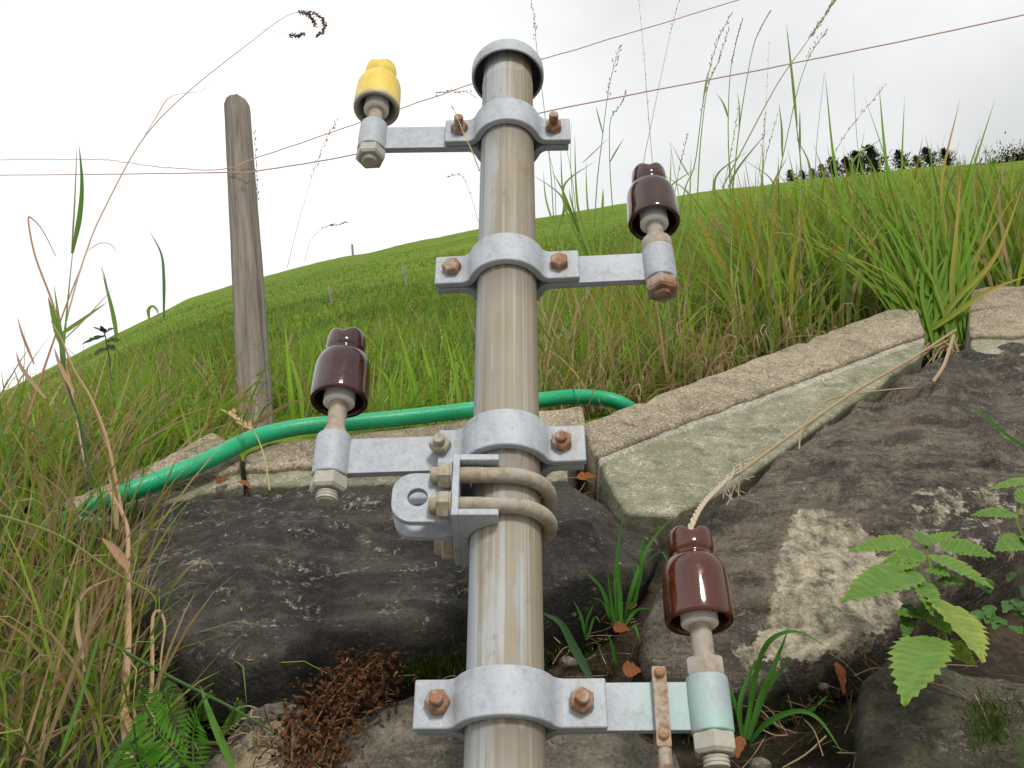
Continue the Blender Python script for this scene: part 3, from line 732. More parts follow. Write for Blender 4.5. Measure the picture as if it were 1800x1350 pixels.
o = m.build('fence_post', M['wood'], None, loc=b0, cols=cols, angle=80); o.rotation_mode = 'QUATERNION'; o.rotation_quaternion = rotq; tag(o, 'leaning grey wooden fence post standing in the grass behind the kerbs', 'fence post')
def wire(px, label, r0, r1, wob=0, Yk=None):
    P = spline([pt(x, y, Yk[i] if Yk else 1.75) for i, (x, y) in enumerate(px)], 14); q = []
    for i, p in enumerate(P): q.append(p + Vector((0, 0, wob * mnoise.noise(Vector((i * .35, wob * 99, 0))))))
    rr = [r0 + (r1 - r0) * i / (len(q) - 1) for i in range(len(q))]
    m = MB(); m.tube(q, rr, 6)
    tag(m.build('fence_wire', M['wire']), label, 'wire', 'fence wires strung from the post')
wire([(-300, 309), (0, 308), (200, 306), (410, 303), (455, 300), (640, 268), (980, 192), (1400, 110), (1800, 26), (2300, -90)], 'lower reddish fence wire running from the left edge past the post to the right edge',   .0010, .0022, .0015, [2.0, 1.8, 1.6, 1.463, 1.463, 1.50, 1.52, 1.55, 1.5, 1.4])
wire([(-300, 283), (0, 281.5), (150, 280), (205, 283), (260, 291), (300, 295), (395, 297), (455, 276), (640, 213), (830, 147), (945, 105), (985, 95), (1290, 2), (1700, -130)], 'upper thin reddish fence wire kinked left of the post and rising behind the cap',   .0008, .0015, .003, [2.0, 1.8, 1.7, 1.65, 1.58, 1.54, 1.463, 1.463, 1.50, 1.52, 1.54, 1.54, 1.54, 1.5])

# ------------------------------------------------------------------ hose, twine
P = spline([wp(x, y, o) for x, y, o in [(-160, 1010, -.08), (0, 958, -.06), (90, 925, -.015), (150, 899, .02), (220, 867, .045), (300, 836, .05), (380, 802, .05), (430, 776, .048), (480, 760, .045), (540, 749, .043), (620, 743, .043), (720, 733, .043), (830, 720, .04), (900, 708, .036), (960, 702, .03), (1010, 697, .02), (1060, 700, .01), (1095, 711, .0), (1130, 736, -.03), (1190, 790, -.06)]], 10)
m = MB(); m.tube(P, .0122, 20); o = m.build('garden_hose', M['hose']); tag(o, 'bright green garden hose lying along the top of the wall behind the pole', 'hose')
# pale twine from the lowest insulator
ins_top = Vector((PX + .152, PY - .004, hz + .0215 + .044 + .071))
path = [ins_top + Vector((-.002, .01, -.004)), ins_top + Vector((.0, .02, .008)), pt(1222, 908, .80), pt(1240, 880, .87), pt(1262, 858, .97), pt(1282, 838, 1.05), pt(1304, 816, 1.12)]
P = spline(path, 14); m = MB()
for s_ in range(3):
    q = []
    for i, p in enumerate(P):
        an = i * .75 + s_ * 2.09; q.append(p + Vector((math.cos(an), 0, math.sin(an))) * .0016)
    m.tube([p_ + Vector((1, .3, -.5)) * (.004 * (s_ - 1) * max(0, i_ / len(q) - .75) * 4) for i_, p_ in enumerate(q)], [.0014 * (1 if i_ < len(q) * .7 else max(.25, 1 - (i_ / len(q) - .7) * 2.4)) for i_ in range(len(q))], 6)
rnd = random.Random(5)
for i in range(12):
    p = P[-1 - rnd.randrange(22)]; q = [p, p + Vector((rnd.uniform(-.002, .01), .01, rnd.uniform(-.02, -.002))), p + Vector((rnd.uniform(-.01, .02), .02, rnd.uniform(-.05, -.0)))]
    m.tube(spline(q, 4), .0006, 4)
tag(m.build('twine', M['rope']), 'pale frayed twine tied over the lowest red brown insulator', 'twine')

# ------------------------------------------------------------------ vegetation helpers
def blades(name, mat, base, az, lean, curl, L, W, c0, c1, seg=5, twist=None, colbase=None, parent=None, loc=None):
    N = len(base); base = np.asarray(base, float); t = np.linspace(0, 1, seg + 1)
    th = lean[:, None] + curl[:, None] * t[None, :] ** 1.6
    d = np.stack([np.cos(az)[:, None] * np.sin(th), np.sin(az)[:, None] * np.sin(th), np.cos(th)], -1)
    step = (L / seg)[:, None, None] * (d[:, :-1] + d[:, 1:]) / 2
    P = np.concatenate([base[:, None, :], base[:, None, :] + np.cumsum(step, 1)], 1)
    side = np.stack([-np.sin(az), np.cos(az), np.zeros(N)], -1)[:, None, :].repeat(seg + 1, 1)
    if twist is None: twist = np.zeros(N)
    nrm = np.cross(d, side); tw = twist[:, None, None] * (.4 + t[None, :, None])
    side = side * np.cos(tw) + nrm * np.sin(tw)
    wd = (W[:, None] * (np.minimum(1, .55 + 1.5 * t) * (1 - t ** 2.2) + .02))[:, :, None] / 2
    V = np.stack([P - side * wd, P + side * wd], 2)          # N, seg+1, 2, 3
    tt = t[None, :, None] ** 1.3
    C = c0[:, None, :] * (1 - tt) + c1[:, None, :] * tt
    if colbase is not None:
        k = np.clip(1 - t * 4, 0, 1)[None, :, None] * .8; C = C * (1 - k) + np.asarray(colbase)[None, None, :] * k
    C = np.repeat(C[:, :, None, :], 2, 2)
    nv = (seg + 1) * 2; i0 = (np.arange(N) * nv)[:, None]
    k = np.arange(seg)[None, :] * 2
    q = np.stack([i0 + k, i0 + k + 1, i0 + k + 3, i0 + k + 2], -1).reshape(-1, 4)
    if loc is not None: V = V - np.asarray(loc)[None, None, None, :]
    me = bpy.data.meshes.new(name); nV = N * nv; nF = len(q)
    me.vertices.add(nV); me.vertices.foreach_set('co', V.reshape(-1).astype(np.float32))
    me.loops.add(nF * 4); me.loops.foreach_set('vertex_index', q.reshape(-1).astype(np.int32))
    me.polygons.add(nF); me.polygons.foreach_set('loop_start', (np.arange(nF) * 4).astype(np.int32))
    me.polygons.foreach_set('use_smooth', np.ones(nF, bool)); me.update(calc_edges=True)
    at = me.color_attributes.new('Col', 'FLOAT_COLOR', 'POINT')
    at.data.foreach_set('color', np.concatenate([C.reshape(-1, 3), np.ones((nV, 1))], 1).astype(np.float32).ravel())
    me.materials.append(mat)
    o = bpy.data.objects.new(name, me); col.objects.link(o)
    if parent: o.parent = parent
    if loc is not None: o.location = loc
    return o
GR = np.array([[.17, .28, .022], [.21, .33, .032], [.13, .225, .022], [.25, .35, .055], [.12, .20, .05]])
DRY = np.array([[.42, .28, .14], [.42, .29, .14], [.52, .39, .22], [.34, .23, .12], [.55, .43, .26]])
ORG = np.array([[.40, .20, .03], [.33, .22, .03], [.45, .27, .06]])
def pick(pal, n, jit=.18): return pal[rng.integers(0, len(pal), n)] * (1 + rng.uniform(-jit, jit, (n, 1)))
def cols_mix(n, pdry, porg):
    c0 = pick(GR, n) * 1.2; c1 = pick(GR, n) * 1.35
    r = rng.random(n); d = r < pdry; c0[d] = pick(DRY, d.sum()); c1[d] = pick(DRY, d.sum())
    o = (r > pdry) & (r < pdry + porg); c1[o] = pick(ORG, o.sum())
    return c0, c1
def a_of(px, py=600): return ray(px, py)[0]
def hill_pts(px0, px1, dy0, dy1, n, power=1.0):
    a = rng.uniform(a_of(px0, 650), a_of(px1, 500), n); y0 = y_top(a)
    Y = y0 + dy0 + (dy1 - dy0) * rng.random(n) ** power
    k = ~((a > a_of(385, 700)) & (a < a_of(520, 700)) & (Y < 1.52) & (rng.random(n) < .85)); a, Y = a[k], Y[k]
    return np.stack([a * Y, Y, hill_h(a, Y) + CZ - .01], -1)
GRASS = []
def grass_zone(label, px0, px1, dy0, dy1, n, L0, L1, W0, W1, pdry, porg, lean=.55, curl=1.3, power=1.0, clump=0):
    b = hill_pts(px0, px1, dy0, dy1, n, power)
    keep = np.array([mnoise.noise(Vector((p[0] * 4, p[1] * 4, 9))) > -.35 + .2 * rng.random() for p in b]); b = b[keep]; n = len(b)
    c0, c1 = cols_mix(n, pdry, porg)
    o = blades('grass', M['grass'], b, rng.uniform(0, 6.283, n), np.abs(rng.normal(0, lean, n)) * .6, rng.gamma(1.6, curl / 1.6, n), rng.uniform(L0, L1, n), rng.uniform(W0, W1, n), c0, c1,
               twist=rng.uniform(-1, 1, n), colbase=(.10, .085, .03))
    return tag(o, label, 'grass', kind='stuff')
# short pasture: even cover seen from the wall, larger tufts with distance
n = 170000; a = rng.uniform(-.75, .9, n); s0 = s_top(a); ss = s_sky(a)
s = s0 + (ss - s0) * (.22 + .775 * rng.random(n)); Y = hill_Y(a, s)
h = hill_h(a, Y); b = np.stack([a * Y, Y, h + CZ - .008 - .002 * Y], -1)
c0 = pick(GR, n, .25) * .80; c1 = pick(GR, n, .25) * .90
mot = np.array([mnoise.fractal(Vector((p[0], p[1] * .5, 0)) * (3.2 / (1 + .11 * p[1])), .8, 2, 4) for p in b])
f = np.clip(1 + .45 * mot, .55, 1.5)[:, None]; c0 *= f; c1 *= f
r = rng.random(n) < .06; c1[r] = pick(DRY, r.sum()) * .8
tag(blades('pasture_grass', M['grass'], b, rng.uniform(0, 6.283, n), np.abs(rng.normal(0, .5, n)), rng.uniform(0, 1.2, n), rng.uniform(.022, .055, n) * (1 + .05 * Y), rng.uniform(.003, .006, n) * (1 + .12 * Y), c0, c1, seg=2, twist=rng.uniform(-1, 1, n)),
    'short green pasture grass covering the hillside', 'grass', kind='stuff')
grass_zone('long green grass between the wooden post and the pole behind the hose', 440, 860, .02, 1.2, 3200, .06, .17, .0025, .006, .10, .08, curl=1.2)
grass_zone('matted green and straw coloured grass along the left wall top', -120, 480, .0, .8, 3300, .08, .24, .0025, .007, .22, .10, lean=.7, curl=1.6)
grass_zone('tall green grass with dry stems between the pole and the tilted kerb', 930, 1420, .02, 1.0, 4600, .12, .36, .0025, .006, .22, .16, curl=1.0)
grass_zone('dry curled straw in the grass right behind the tilted kerb', 950, 1500, .0, .35, 2600, .08, .20, .002, .005, .72, .1, lean=.7, curl=2.2)
n = 260; pxs = rng.uniform(1060, 1590, n); b = np.array([wp(x, 744 - (x - 1022) * .375 + 4, -.03) for x in pxs]); c0, c1 = cols_mix(n, .35, .1)
tag(blades('grass', M['grass'], b, rng.normal(-math.pi / 2, .9, n), rng.uniform(.2, .8, n), rng.gamma(2, .7, n), rng.uniform(.05, .13, n), rng.uniform(.002, .005, n), c0, c1, twist=rng.uniform(-1, 1, n)), 'thin fringe of grass bending over the top edge of the tilted kerb', 'grass', kind='stuff')
grass_zone('dense tall grass at the right above the kerbs', 1350, 1950, .03, 1.0, 5600, .16, .42, .004, .010, .10, .20, curl=.9)
b = hill_pts(1330, 1850, .01, .40, 1700); n = len(b); c0, c1 = cols_mix(n, .06, .16)
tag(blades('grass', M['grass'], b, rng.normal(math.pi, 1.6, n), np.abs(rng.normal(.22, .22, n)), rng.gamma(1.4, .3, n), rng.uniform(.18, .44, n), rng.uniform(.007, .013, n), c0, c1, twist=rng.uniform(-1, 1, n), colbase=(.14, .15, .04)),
    'broad bladed tall green grass behind the right end of the tilted kerb', 'grass', kind='stuff')
# overgrown left part of the wall
n = 1150; px = rng.uniform(-120, 240, n) + rng.normal(0, 18, n); py = rng.uniform(800, 1420, n)
keep = px < 235 - 60 * ((py - 850) / 300).clip(0, 1) * 0; px, py = px[keep], py[keep]; n = len(px)
b = np.array([wp(x, y, -.02) for x, y in zip(px, py)])
c0, c1 = cols_mix(n, .42, .08)
az = rng.normal(-math.pi / 2 + .5, 1.0, n)
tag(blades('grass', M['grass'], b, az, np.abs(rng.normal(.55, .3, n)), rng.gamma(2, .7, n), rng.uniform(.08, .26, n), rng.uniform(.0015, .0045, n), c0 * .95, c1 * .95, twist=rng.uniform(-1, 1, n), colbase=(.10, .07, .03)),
    'tangled green and dry grass hanging over the left end of the wall', 'grass', kind='stuff')

# ------------------------------------------------------------------ single stalks and blades
def ribbon(m, cols, P, W, c0, c1, facing=Vector((.15, -1, .1)), shape='blade'):
    k = len(P); vs = []; cc = []
    for i, p in enumerate(P):
        t = i / (k - 1); T = (P[min(i + 1, k - 1)] - P[max(i - 1, 0)]).normalized(); sd_ = T.cross(facing).normalized()
        w_ = W * (min(1, .5 + 2 * t) * (1 - t ** 2.4) + .02) / 2
        n_ = sd_.cross(T)
        vs += [p - sd_ * w_, p - n_ * w_ * .35, p + sd_ * w_]; c = [c0[j] * (1 - t) + c1[j] * t for j in range(3)]; cc += [c, [q * 1.12 for q in c], c]
    fs = []
    for i in range(k - 1):
        for q in (0, 1): fs.append((3 * i + q, 3 * i + q + 1, 3 * i + 4 + q, 3 * i + 3 + q))
    m.add(vs, fs); cols += cc
def tubec(m, cols, P, r, c, n=5):
    b = len(m.v); m.tube(P, r, n); cols += [list(c)] * (len(m.v) - b)
def spikelet(m, cols, p, d, L, W, c):
    d = d.normalized(); s1 = d.orthogonal().normalized(); s2 = d.cross(s1); b = len(m.v)
    vs = [p, p + d * L * .4 + s1 * W, p + d * L * .4 + s2 * W, p + d * L * .4 - s1 * W, p + d * L * .4 - s2 * W, p + d * L]
    m.add(vs, [(0, 1, 2), (0, 2, 3), (0, 3, 4), (0, 4, 1), (5, 2, 1), (5, 3, 2), (5, 4, 3), (5, 1, 4)]); cols += [list(c)] * 6
STG = 'seeding grass stalks'
def stalk(label, px, Y, r=.0009, c=(.20, .24, .07), head=.35, dens=14, hc=(.26, .20, .11), hl=.009, spread=.5, leaf=None, ctip=None, seed=1, hw=.0012):
    rnd = random.Random(seed); r *= 1.35; hl *= 1.35; hw *= 1.4; dens = int(dens * 1.3); Ys = Y if hasattr(Y, '__len__') else [Y] * len(px)
    P = spline([pt(x, y, yy) for (x, y), yy in zip(px, Ys)], 8); root = P[0]; P = [p - root for p in P]
    o = empty('grass_stalk', root, label, 'grass stalk', STG)
    m = MB(); cl = []; k = len(P); tubec(m, cl, P, [r * (1.25 - .85 * i / (k - 1)) for i in range(k)], c); m.build('stem', M['dry'], o, cols=cl)
    if dens:
        m = MB(); cl = []; tubec(m, cl, P[int((k - 1) * (1 - head)):], r * .55, hc, 4)
        for i in range(dens):
            t = 1 - head * (i + rnd.random()) / dens; f = t * (k - 1); j = min(int(f), k - 2); p = P[j].lerp(P[j + 1], f - j); T = (P[j + 1] - P[j]).normalized()
            sd_ = Vector((rnd.uniform(-1, 1), rnd.uniform(-1, 1), rnd.uniform(-.2, .6))); d = T + sd_ * spread; q = p + d.normalized() * rnd.uniform(.2, 1.2) * spread * .018
            tubec(m, cl, [p, q], .00035, hc, 3); f_ = rnd.uniform(.7, 1.25); spikelet(m, cl, q, d, hl * rnd.uniform(.6, 1.3), hw, [z * f_ for z in hc])
        m.build('seed_head', M['dry'], o, cols=cl)
    if leaf:
        for lp, w_, c0, c1 in leaf:
            m = MB(); cl = []; ribbon(m, cl, [p - root for p in spline([pt(x, y, Ys[0] - .01) for x, y in lp], 7)], w_, c0, c1); m.build('leaf', M['grass'], o, cols=cl)
    return o
g1 = (.14, .25, .035); g2 = (.19, .29, .06); tan = (.45, .29, .17); red = (.42, .22, .14)
stalk('long straw coloured stalk arching over the left sky to drooping brown heads', [(165, 905), (128, 700), (112, 600), (128, 520), (152, 442), (180, 374), (250, 246), (330, 162), (430, 82), (500, 30), (540, 19)], [1.2, 1.18, 1.15, 1.14, 1.13, 1.12, 1.1, 1.08, 1.06, 1.05, 1.05], .0010, (.60, .42, .29), head=.001, dens=0, seed=1,
      leaf=[([(250, 246), (275, 205), (297, 172), (330, 163), (352, 161), (370, 147), (404, 125)], .0022, (.50, .32, .2), (.5, .36, .24)), ([(152, 442), (175, 428), (195, 430), (207, 448)], .002, (.5, .33, .2), (.35, .2, .14))])
# its drooping heads
st = bpy.data.objects['grass_stalk']; root = Vector(st.location); rnd = random.Random(2); m = MB(); cl = []
for path in ([(527, 20), (540, 25), (550, 34), (554, 45)], [(540, 21), (560, 26), (570, 40), (568, 54), (556, 62)], [(510, 62), (524, 62), (535, 59)]):
    P = spline([pt(x, y, 1.05) - root for x, y in path], 12)
    for p in P:
        for q in range(4): spikelet(m, cl, p + Vector((rnd.uniform(-1, 1), rnd.uniform(-1, 1), rnd.uniform(-1, 1))) * .0022, Vector((rnd.uniform(-1, 1), rnd.uniform(-1, 1), rnd.uniform(-1.2, .4))), .005, .0011, [z * rnd.uniform(.6, 1.1) for z in (.20, .12, .075)])
tubec(m, cl, [pt(462, 51, 1.055) - root, pt(510, 61, 1.05) - root], .0003, tan, 4); m.build('seed_head', M['dry'], st, cols=cl)
YB = 1.62
stalk('thin green stalk rising behind the cap to the top edge', [(975, 420), (968, 300), (957, 195), (943, 80), (940, 40), (934, 3)], YB, .0008, g2, .42, 12, seed=3)
stalk('hair thin straw stalk crossing both wires left of the second insulator', [(1150, 330), (1147, 288), (1137, 167), (1133, 110), (1124, 10), (1121, -30)], YB, .0006, tan, .7, 14, tan, .006, .2, seed=4)
stalk('fine straw stalk leaning right above the second insulator', [(1128, 330), (1131, 287), (1145, 217), (1173, 83), (1186, 30), (1196, -8)], YB, .0007, tan, .35, 12, tan, .007, .35, seed=5)
stalk('green stalk with loose dark spikelets under the wire right of the cap', [(1045, 400), (1050, 317), (1060, 233), (1068, 170), (1078, 120), (1090, 80)], YB, .0009, g1, .42, 16, (.17, .14, .09), .010, .6, leaf=[([(1060, 236), (1052, 205), (1047, 185)], .004, g1, g2), ([(1024, 286), (1050, 262), (1072, 240)], .003, g2, tan)], seed=6)
stalk('short green stalk with a narrow head just below the lower wire', [(1077, 370), (1072, 288), (1073, 213), (1090, 185), (1101, 160)], YB, .0008, g1, .5, 14, (.24, .22, .11), .007, .35, leaf=[([(1072, 285), (1085, 262), (1097, 243)], .004, g1, g2)], seed=7)
stalk('tall green stalk with a nodding head crossing both wires above the slope', [(1190, 400), (1205, 330), (1222, 285), (1237, 173), (1258, 83), (1283, 28)], YB, .0011, g1, .45, 26, (.24, .20, .10), .011, .4, leaf=[([(1236, 180), (1240, 150), (1246, 120)], .004, g1, g2), ([(1212, 310), (1200, 290), (1180, 252)], .004, g1, g2)], seed=8)
stalk('green stalk with a tufted head ending at the lower wire', [(1225, 400), (1228, 300), (1235, 215), (1245, 150), (1262, 110), (1281, 52)], YB, .001, g1, .4, 22, (.25, .20, .10), .010, .4, seed=9)
stalk('straight green stalk with a slim brown head between the wires', [(1290, 420), (1283, 317), (1280, 217), (1284, 127), (1294, 75), (1305, 35)], YB, .001, g1, .36, 26, (.22, .16, .09), .010, .2, leaf=[([(1280, 207), (1272, 183), (1259, 163)], .006, g1, g2), ([(1280, 330), (1300, 292), (1352, 228)], .006, g2, g1)], seed=10)
stalk('tall stalk with a long dense green head touching the upper sky', [(1280, 430), (1293, 283), (1305, 187), (1323, 87), (1338, 48), (1354, 20)], YB, .0011, g2, .42, 60, (.26, .25, .11), .009, .12, leaf=[([(1299, 230), (1300, 195), (1296, 160)], .004, g1, g2)], seed=11)
stalk('slanting stalk with a thick feathery head at the top right sky', [(1270, 330), (1310, 253), (1367, 147), (1410, 85), (1445, 35), (1470, -5)], YB, .0011, (.28, .25, .10), .34, 80, (.33, .26, .14), .013, .35, seed=12)
stalk('slanting stalk with open spikelets right of the thick feathery head', [(1362, 340), (1378, 267), (1400, 167), (1418, 110), (1436, 78), (1452, 55)], YB, .0009, g2, .4, 18, (.30, .23, .12), .010, .6, leaf=[([(1375, 275), (1374, 225), (1369, 180)], .006, g1, g2)], seed=13)
stalk('very thin pale stalk leaning between the dense head and the lower wire', [(1320, 400), (1325, 370), (1340, 260), (1345, 215), (1352, 75)], YB, .0005, tan, .4, 9, tan, .006, .3, seed=14)
stalk('stalk with broad upright blades crossing the lower wire', [(1410, 330), (1406, 270), (1400, 220), (1393, 140), (1385, 60)], YB, .0011, g1, .1, 0, leaf=[([(1401, 222), (1392, 130), (1382, 40)], .008, g1, g2), ([(1406, 268), (1406, 230), (1406, 192)], .006, g1, g1)], seed=15)
rr_ = random.Random(77)
for k, (bx, tx, ty, lab) in enumerate(((985, 962, 260, 'short bare grass stalk just right of the pole below the top clamp'), (1010, 1004, 215, 'upright bare grass stalk right of the top clamp'), (1025, 992, 245, 'left leaning grass stalk under the top clamp'), (1165, 1210, 235, 'leaning grass stalk just right of the second insulator'), (1215, 1178, 250, 'left leaning stalk above the second insulator'), (1250, 1300, 180, 'right leaning fine stalk between the two slim heads'),
        (1320, 1366, 205, 'stalk leaning right below the lower wire above the hill'), (1345, 1345, 200, 'upright pale stalk in the gap left of the broad blades'), (1425, 1449, 128, 'tall single green blade left of the dark trees'), (1530, 1500, 130, 'tall thin blade in front of the trees'))):
    my = (430 + ty) / 2; stalk(lab, [(bx, 470), ((bx * .7 + tx * .3), my + 60), ((bx * .4 + tx * .6) + rr_.uniform(-6, 6), my - 30), (tx, ty)], 1.6, .0008, g2, .35, 10 if k in (3, 5, 6, 7) else 0, (.30, .25, .13), .008, .35, leaf=[([((bx * .75 + tx * .25), my + 70), ((bx * .5 + tx * .5) + rr_.choice((-16, 16)), my + 5), (bx * .5 + tx * .5 + rr_.choice((-40, 40)), my - 40)], .006, g1, g2)], seed=60 + k)
stalk('bent straw stalk with spaced seeds above the dark trees', [(1440, 330), (1462, 280), (1484, 240), (1510, 205), (1535, 175), (1556, 150)], 1.66, .0006, (.40, .34, .2), .75, 16, (.42, .36, .22), .012, .3, seed=16)
stalk('pale grass stalk with fine seeds just right of the wooden post top', [(447, 480), (452, 400), (452, 330), (450, 280), (447, 230)], 1.60, .0006, (.3, .24, .14), .7, 18, (.25, .17, .10), .009, .35, seed=17)
stalk('faint stalk with drooping seeds between the post and the pole', [(505, 470), (520, 410), (535, 355), (565, 262), (590, 215)], 1.6, .0005, (.55, .45, .34), .4, 16, (.40, .28, .18), .008, .5, seed=18)
stalk('faint low stalk with seeds left of the second clamp', [(535, 460), (548, 420), (570, 400), (590, 395), (605, 392)], 1.6, .0004, (.55, .45, .34), .6, 9, (.5, .38, .28), .007, .5, seed=19)
stalk('thin dry stalk leaning against the pole between the upper clamps', [(845, 400), (838, 380), (828, 345), (812, 310), (786, 310)], 1.5, .0004, (.5, .38, .26), .5, 5, (.5, .38, .28), .006, .3, seed=20)
stalk('pale seed panicle lying in front of the hose left of the third bracket', [(474, 862), (466, 810), (450, 765), (425, 745), (408, 730)], [1.12, 1.12, 1.13, 1.14, 1.15], .0007, (.55, .42, .22), .5, 26, (.55, .42, .22), .010, .5, seed=21)
stalk('broken dry seed stem hanging across the front of the top clamp', [(843, 300), (828, 262), (815, 235), (803, 205), (793, 185)], [.64, .645, .65, .655, .66], .0004, (.50, .38, .24), .8, 7, (.5, .4, .24), .004, .15, seed=22, hw=.0006)
stalk('dry sprig of seeds caught on the upper wire left of the cap', [(838, 172), (820, 162), (800, 160), (785, 162), (770, 163)], 1.55, .0004, (.5, .36, .24), .9, 10, (.42, .30, .18), .009, .5, seed=23)
# left stalks and blades
stalk('reddish bent stalk folded over near the left edge', [(105, 600), (95, 540), (62, 450), (50, 388), (56, 384), (75, 405), (98, 450)], 1.16, .0012, red, .1, 0, seed=24)
stalk('broad green upright leaf blade in the left sky beside the arching stalk', [(112, 610), (120, 520), (128, 440)], 1.14, .001, g1, .1, 0, leaf=[([(127, 445), (140, 380), (144, 320), (139, 254)], .0085, (.10, .20, .03), (.08, .19, .03)), ([(126, 440), (131, 360), (136, 240)], .003, (.2, .22, .08), (.3, .25, .12))], seed=25)
stalk('dark stem with broad side leaves rising from the left grass', [(160, 860), (145, 760), (120, 680), (104, 600), (98, 590)], 1.12, .0016, (.06, .09, .05), .1, 0, leaf=[([(104, 600), (95, 560), (84, 520)], .009, g1, g1), ([(104, 590), (140, 565), (190, 530)], .008, g1, g2), ([(112, 650), (108, 600), (95, 500)], .008, (.08, .15, .04), g2)], seed=26)
stalk('pair of crossing reddish stems at the far left', [(40, 760), (80, 640), (115, 540), (148, 455)], 1.18, .0013, red, .1, 0, leaf=[([(60, 640), (40, 590), (30, 555)], .004, red, red), ([(110, 600), (150, 560), (205, 500)], .003, tan, red)], seed=27)
stalk('green blade curved over the skyline left of the post', [(205, 600), (195, 540), (185, 490), (178, 470)], 1.2, .001, g1, .1, 0, leaf=[([(206, 592), (196, 540), (180, 480)], .007, g1, g1), ([(262, 560), (261, 545), (268, 538), (276, 545), (279, 556)], .006, g1, g2), ([(288, 560), (288, 490), (283, 445), (262, 405)], .005, (.06, .14, .05), g1)], seed=28)
stalk('dry stem crossing the grass left of the hose with papery sheaths', [(215, 905), (190, 780), (160, 700), (130, 650), (110, 600), (90, 565)], 1.08, .0016, tan, .1, 0, leaf=[([(130, 690), (105, 640), (95, 610)], .006, (.5, .34, .22), (.42, .28, .18)), ([(80, 700), (40, 650), (28, 618)], .006, (.45, .30, .2), (.4, .27, .17)), ([(205, 930), (200, 880), (190, 825)], .008, (.48, .35, .22), tan)], seed=29)
stalk('dry looped blade hanging in front of the dark rock at the lower left', [(265, 1235), (268, 1180), (268, 1100), (272, 1078), (282, 1076), (290, 1102), (284, 1150), (276, 1240)], .93, .0014, (.46, .32, .18), .1, 0, seed=30)
stalk('thick dry stem bundle hanging down beside the dark rock', [(228, 1340), (220, 1250), (226, 1120), (225, 1000), (222, 920), (190, 860)], [.93, .94, .95, .97, 1.0, 1.05], .0030, (.48, .32, .19), .1, 0, leaf=[([(226, 1000), (200, 965), (178, 945)], .010, tan, tan), ([(150, 1180), (135, 1090), (150, 1040), (210, 1010)], .005, (.5, .38, .22), tan), ([(215, 1250), (240, 1290), (235, 1240)], .008, tan, tan)], seed=31)
stalk('long green stem slanting across the lower left corner to the rock', [(-20, 900), (100, 940), (200, 1005), (270, 1048), (268, 1090)], [.95, .94, .93, .93, .94], .0011, (.20, .24, .06), .1, 0, seed=32)
stalk('long green stem slanting across the bottom of the dark rock', [(190, 1130), (300, 1190), (400, 1240), (470, 1280), (520, 1310)], [.92, .9, .89, .885, .88], .0012, (.07, .13, .04), .1, 0, seed=33)
stalk('single green blade lying up across the left bottom corner', [(190, 1360), (230, 1290), (280, 1225)], .86, .001, g1, .1, 0, leaf=[([(192, 1352), (240, 1280), (300, 1200)], .008, (.07, .18, .03), (.10, .24, .04)), ([(410, 1350), (375, 1270), (352, 1205)], .007, (.10, .24, .03), (.14, .30, .05)), ([(105, 1330), (140, 1230), (185, 1080)], .004, (.10, .24, .03), (.1, .22, .04))], seed=34)
# dry stem lying on the rock beside the kerb
m = MB(); cl = []
for path, r in (([(1290, 838), (1380, 772), (1500, 690), (1600, 632), (1680, 580)], .0022), ([(1404, 790), (1412, 750), (1450, 706), (1520, 690), (1605, 681)], .0012), ([(1640, 672), (1660, 640), (1676, 590)], .003)):
    tubec(m, cl, spline([wp(x, y, .062) for x, y in path], 8), r, (.44, .33, .2), 6)
tag(m.build('dry_stem', M['dry'], cols=cl), 'long dry plant stem lying along the joint below the tilted kerb', 'stem')

# ------------------------------------------------------------------ tufts
def tuft(label, root_px, Y, items, name='grass_tuft', group='grass tufts rooted in the wall', seed=0):
    root = pt(*root_px, Y); o = empty(name, root, label, 'grass tuft', group)
    rnd = random.Random(seed)
    m = MB(); cl = []
    for path, w_, c0, c1 in items:
        P = [pt(x, y, Y - .01 - .02 * i + rnd.uniform(-.01, .01)) for i, (x, y) in enumerate(path)]
        ribbon(m, cl, [p - root for p in spline(P, 6)], w_, c0, c1, Vector((rnd.uniform(-.5, .5), -1, rnd.uniform(-.2, .3))))
    m.build('blades', M['grass'], o, cols=cl)
    return o
bg_, bg2 = (.05, .16, .02), (.08, .25, .03)
tuft('bright green grass tuft growing from the soil left of the lowest insulator', (1090, 1110), 1.03,
     [([(1092, 1110), (1090, 1050), (1085, 980), (1096, 900)], .0055, bg_, bg2), ([(1080, 1105), (1060, 1040), (1035, 1010), (1028, 1002)], .0055, bg_, bg2), ([(1095, 1105), (1110, 1040), (1140, 960), (1185, 905)], .006, bg_, bg2),
      ([(1098, 1108), (1125, 1020), (1128, 960), (1136, 935)], .004, bg_, bg2), ([(1085, 1110), (1075, 1060), (1068, 1000)], .004, bg_, bg2), ([(1088, 1110), (1082, 1050), (1080, 990)], .004, bg_, bg2),
      ([(1098, 1110), (1115, 1100), (1125, 1128)], .004, bg_, bg2), ([(1098, 1100), (1120, 1072), (1145, 1070)], .004, bg_, bg2), ([(1105, 1100), (1120, 1040), (1114, 1000), (1108, 965)], .004, bg_, bg2),
      ([(1030, 1125), (1022, 1085), (1008, 1055)], .004, bg_, bg2), ([(1030, 1125), (1032, 1090), (1045, 1060)], .004, bg_, bg2), ([(1032, 1125), (1045, 1085), (1055, 1095)], .003, bg_, bg2),
      ([(1084, 1170), (1075, 1130), (1065, 1112)], .004, bg_, bg2), ([(1125, 1000), (1160, 970), (1175, 990)], .003, bg_, bg2), ([(1082, 1108), (1060, 1060), (1040, 1050)], .003, bg_, bg2)], seed=1)
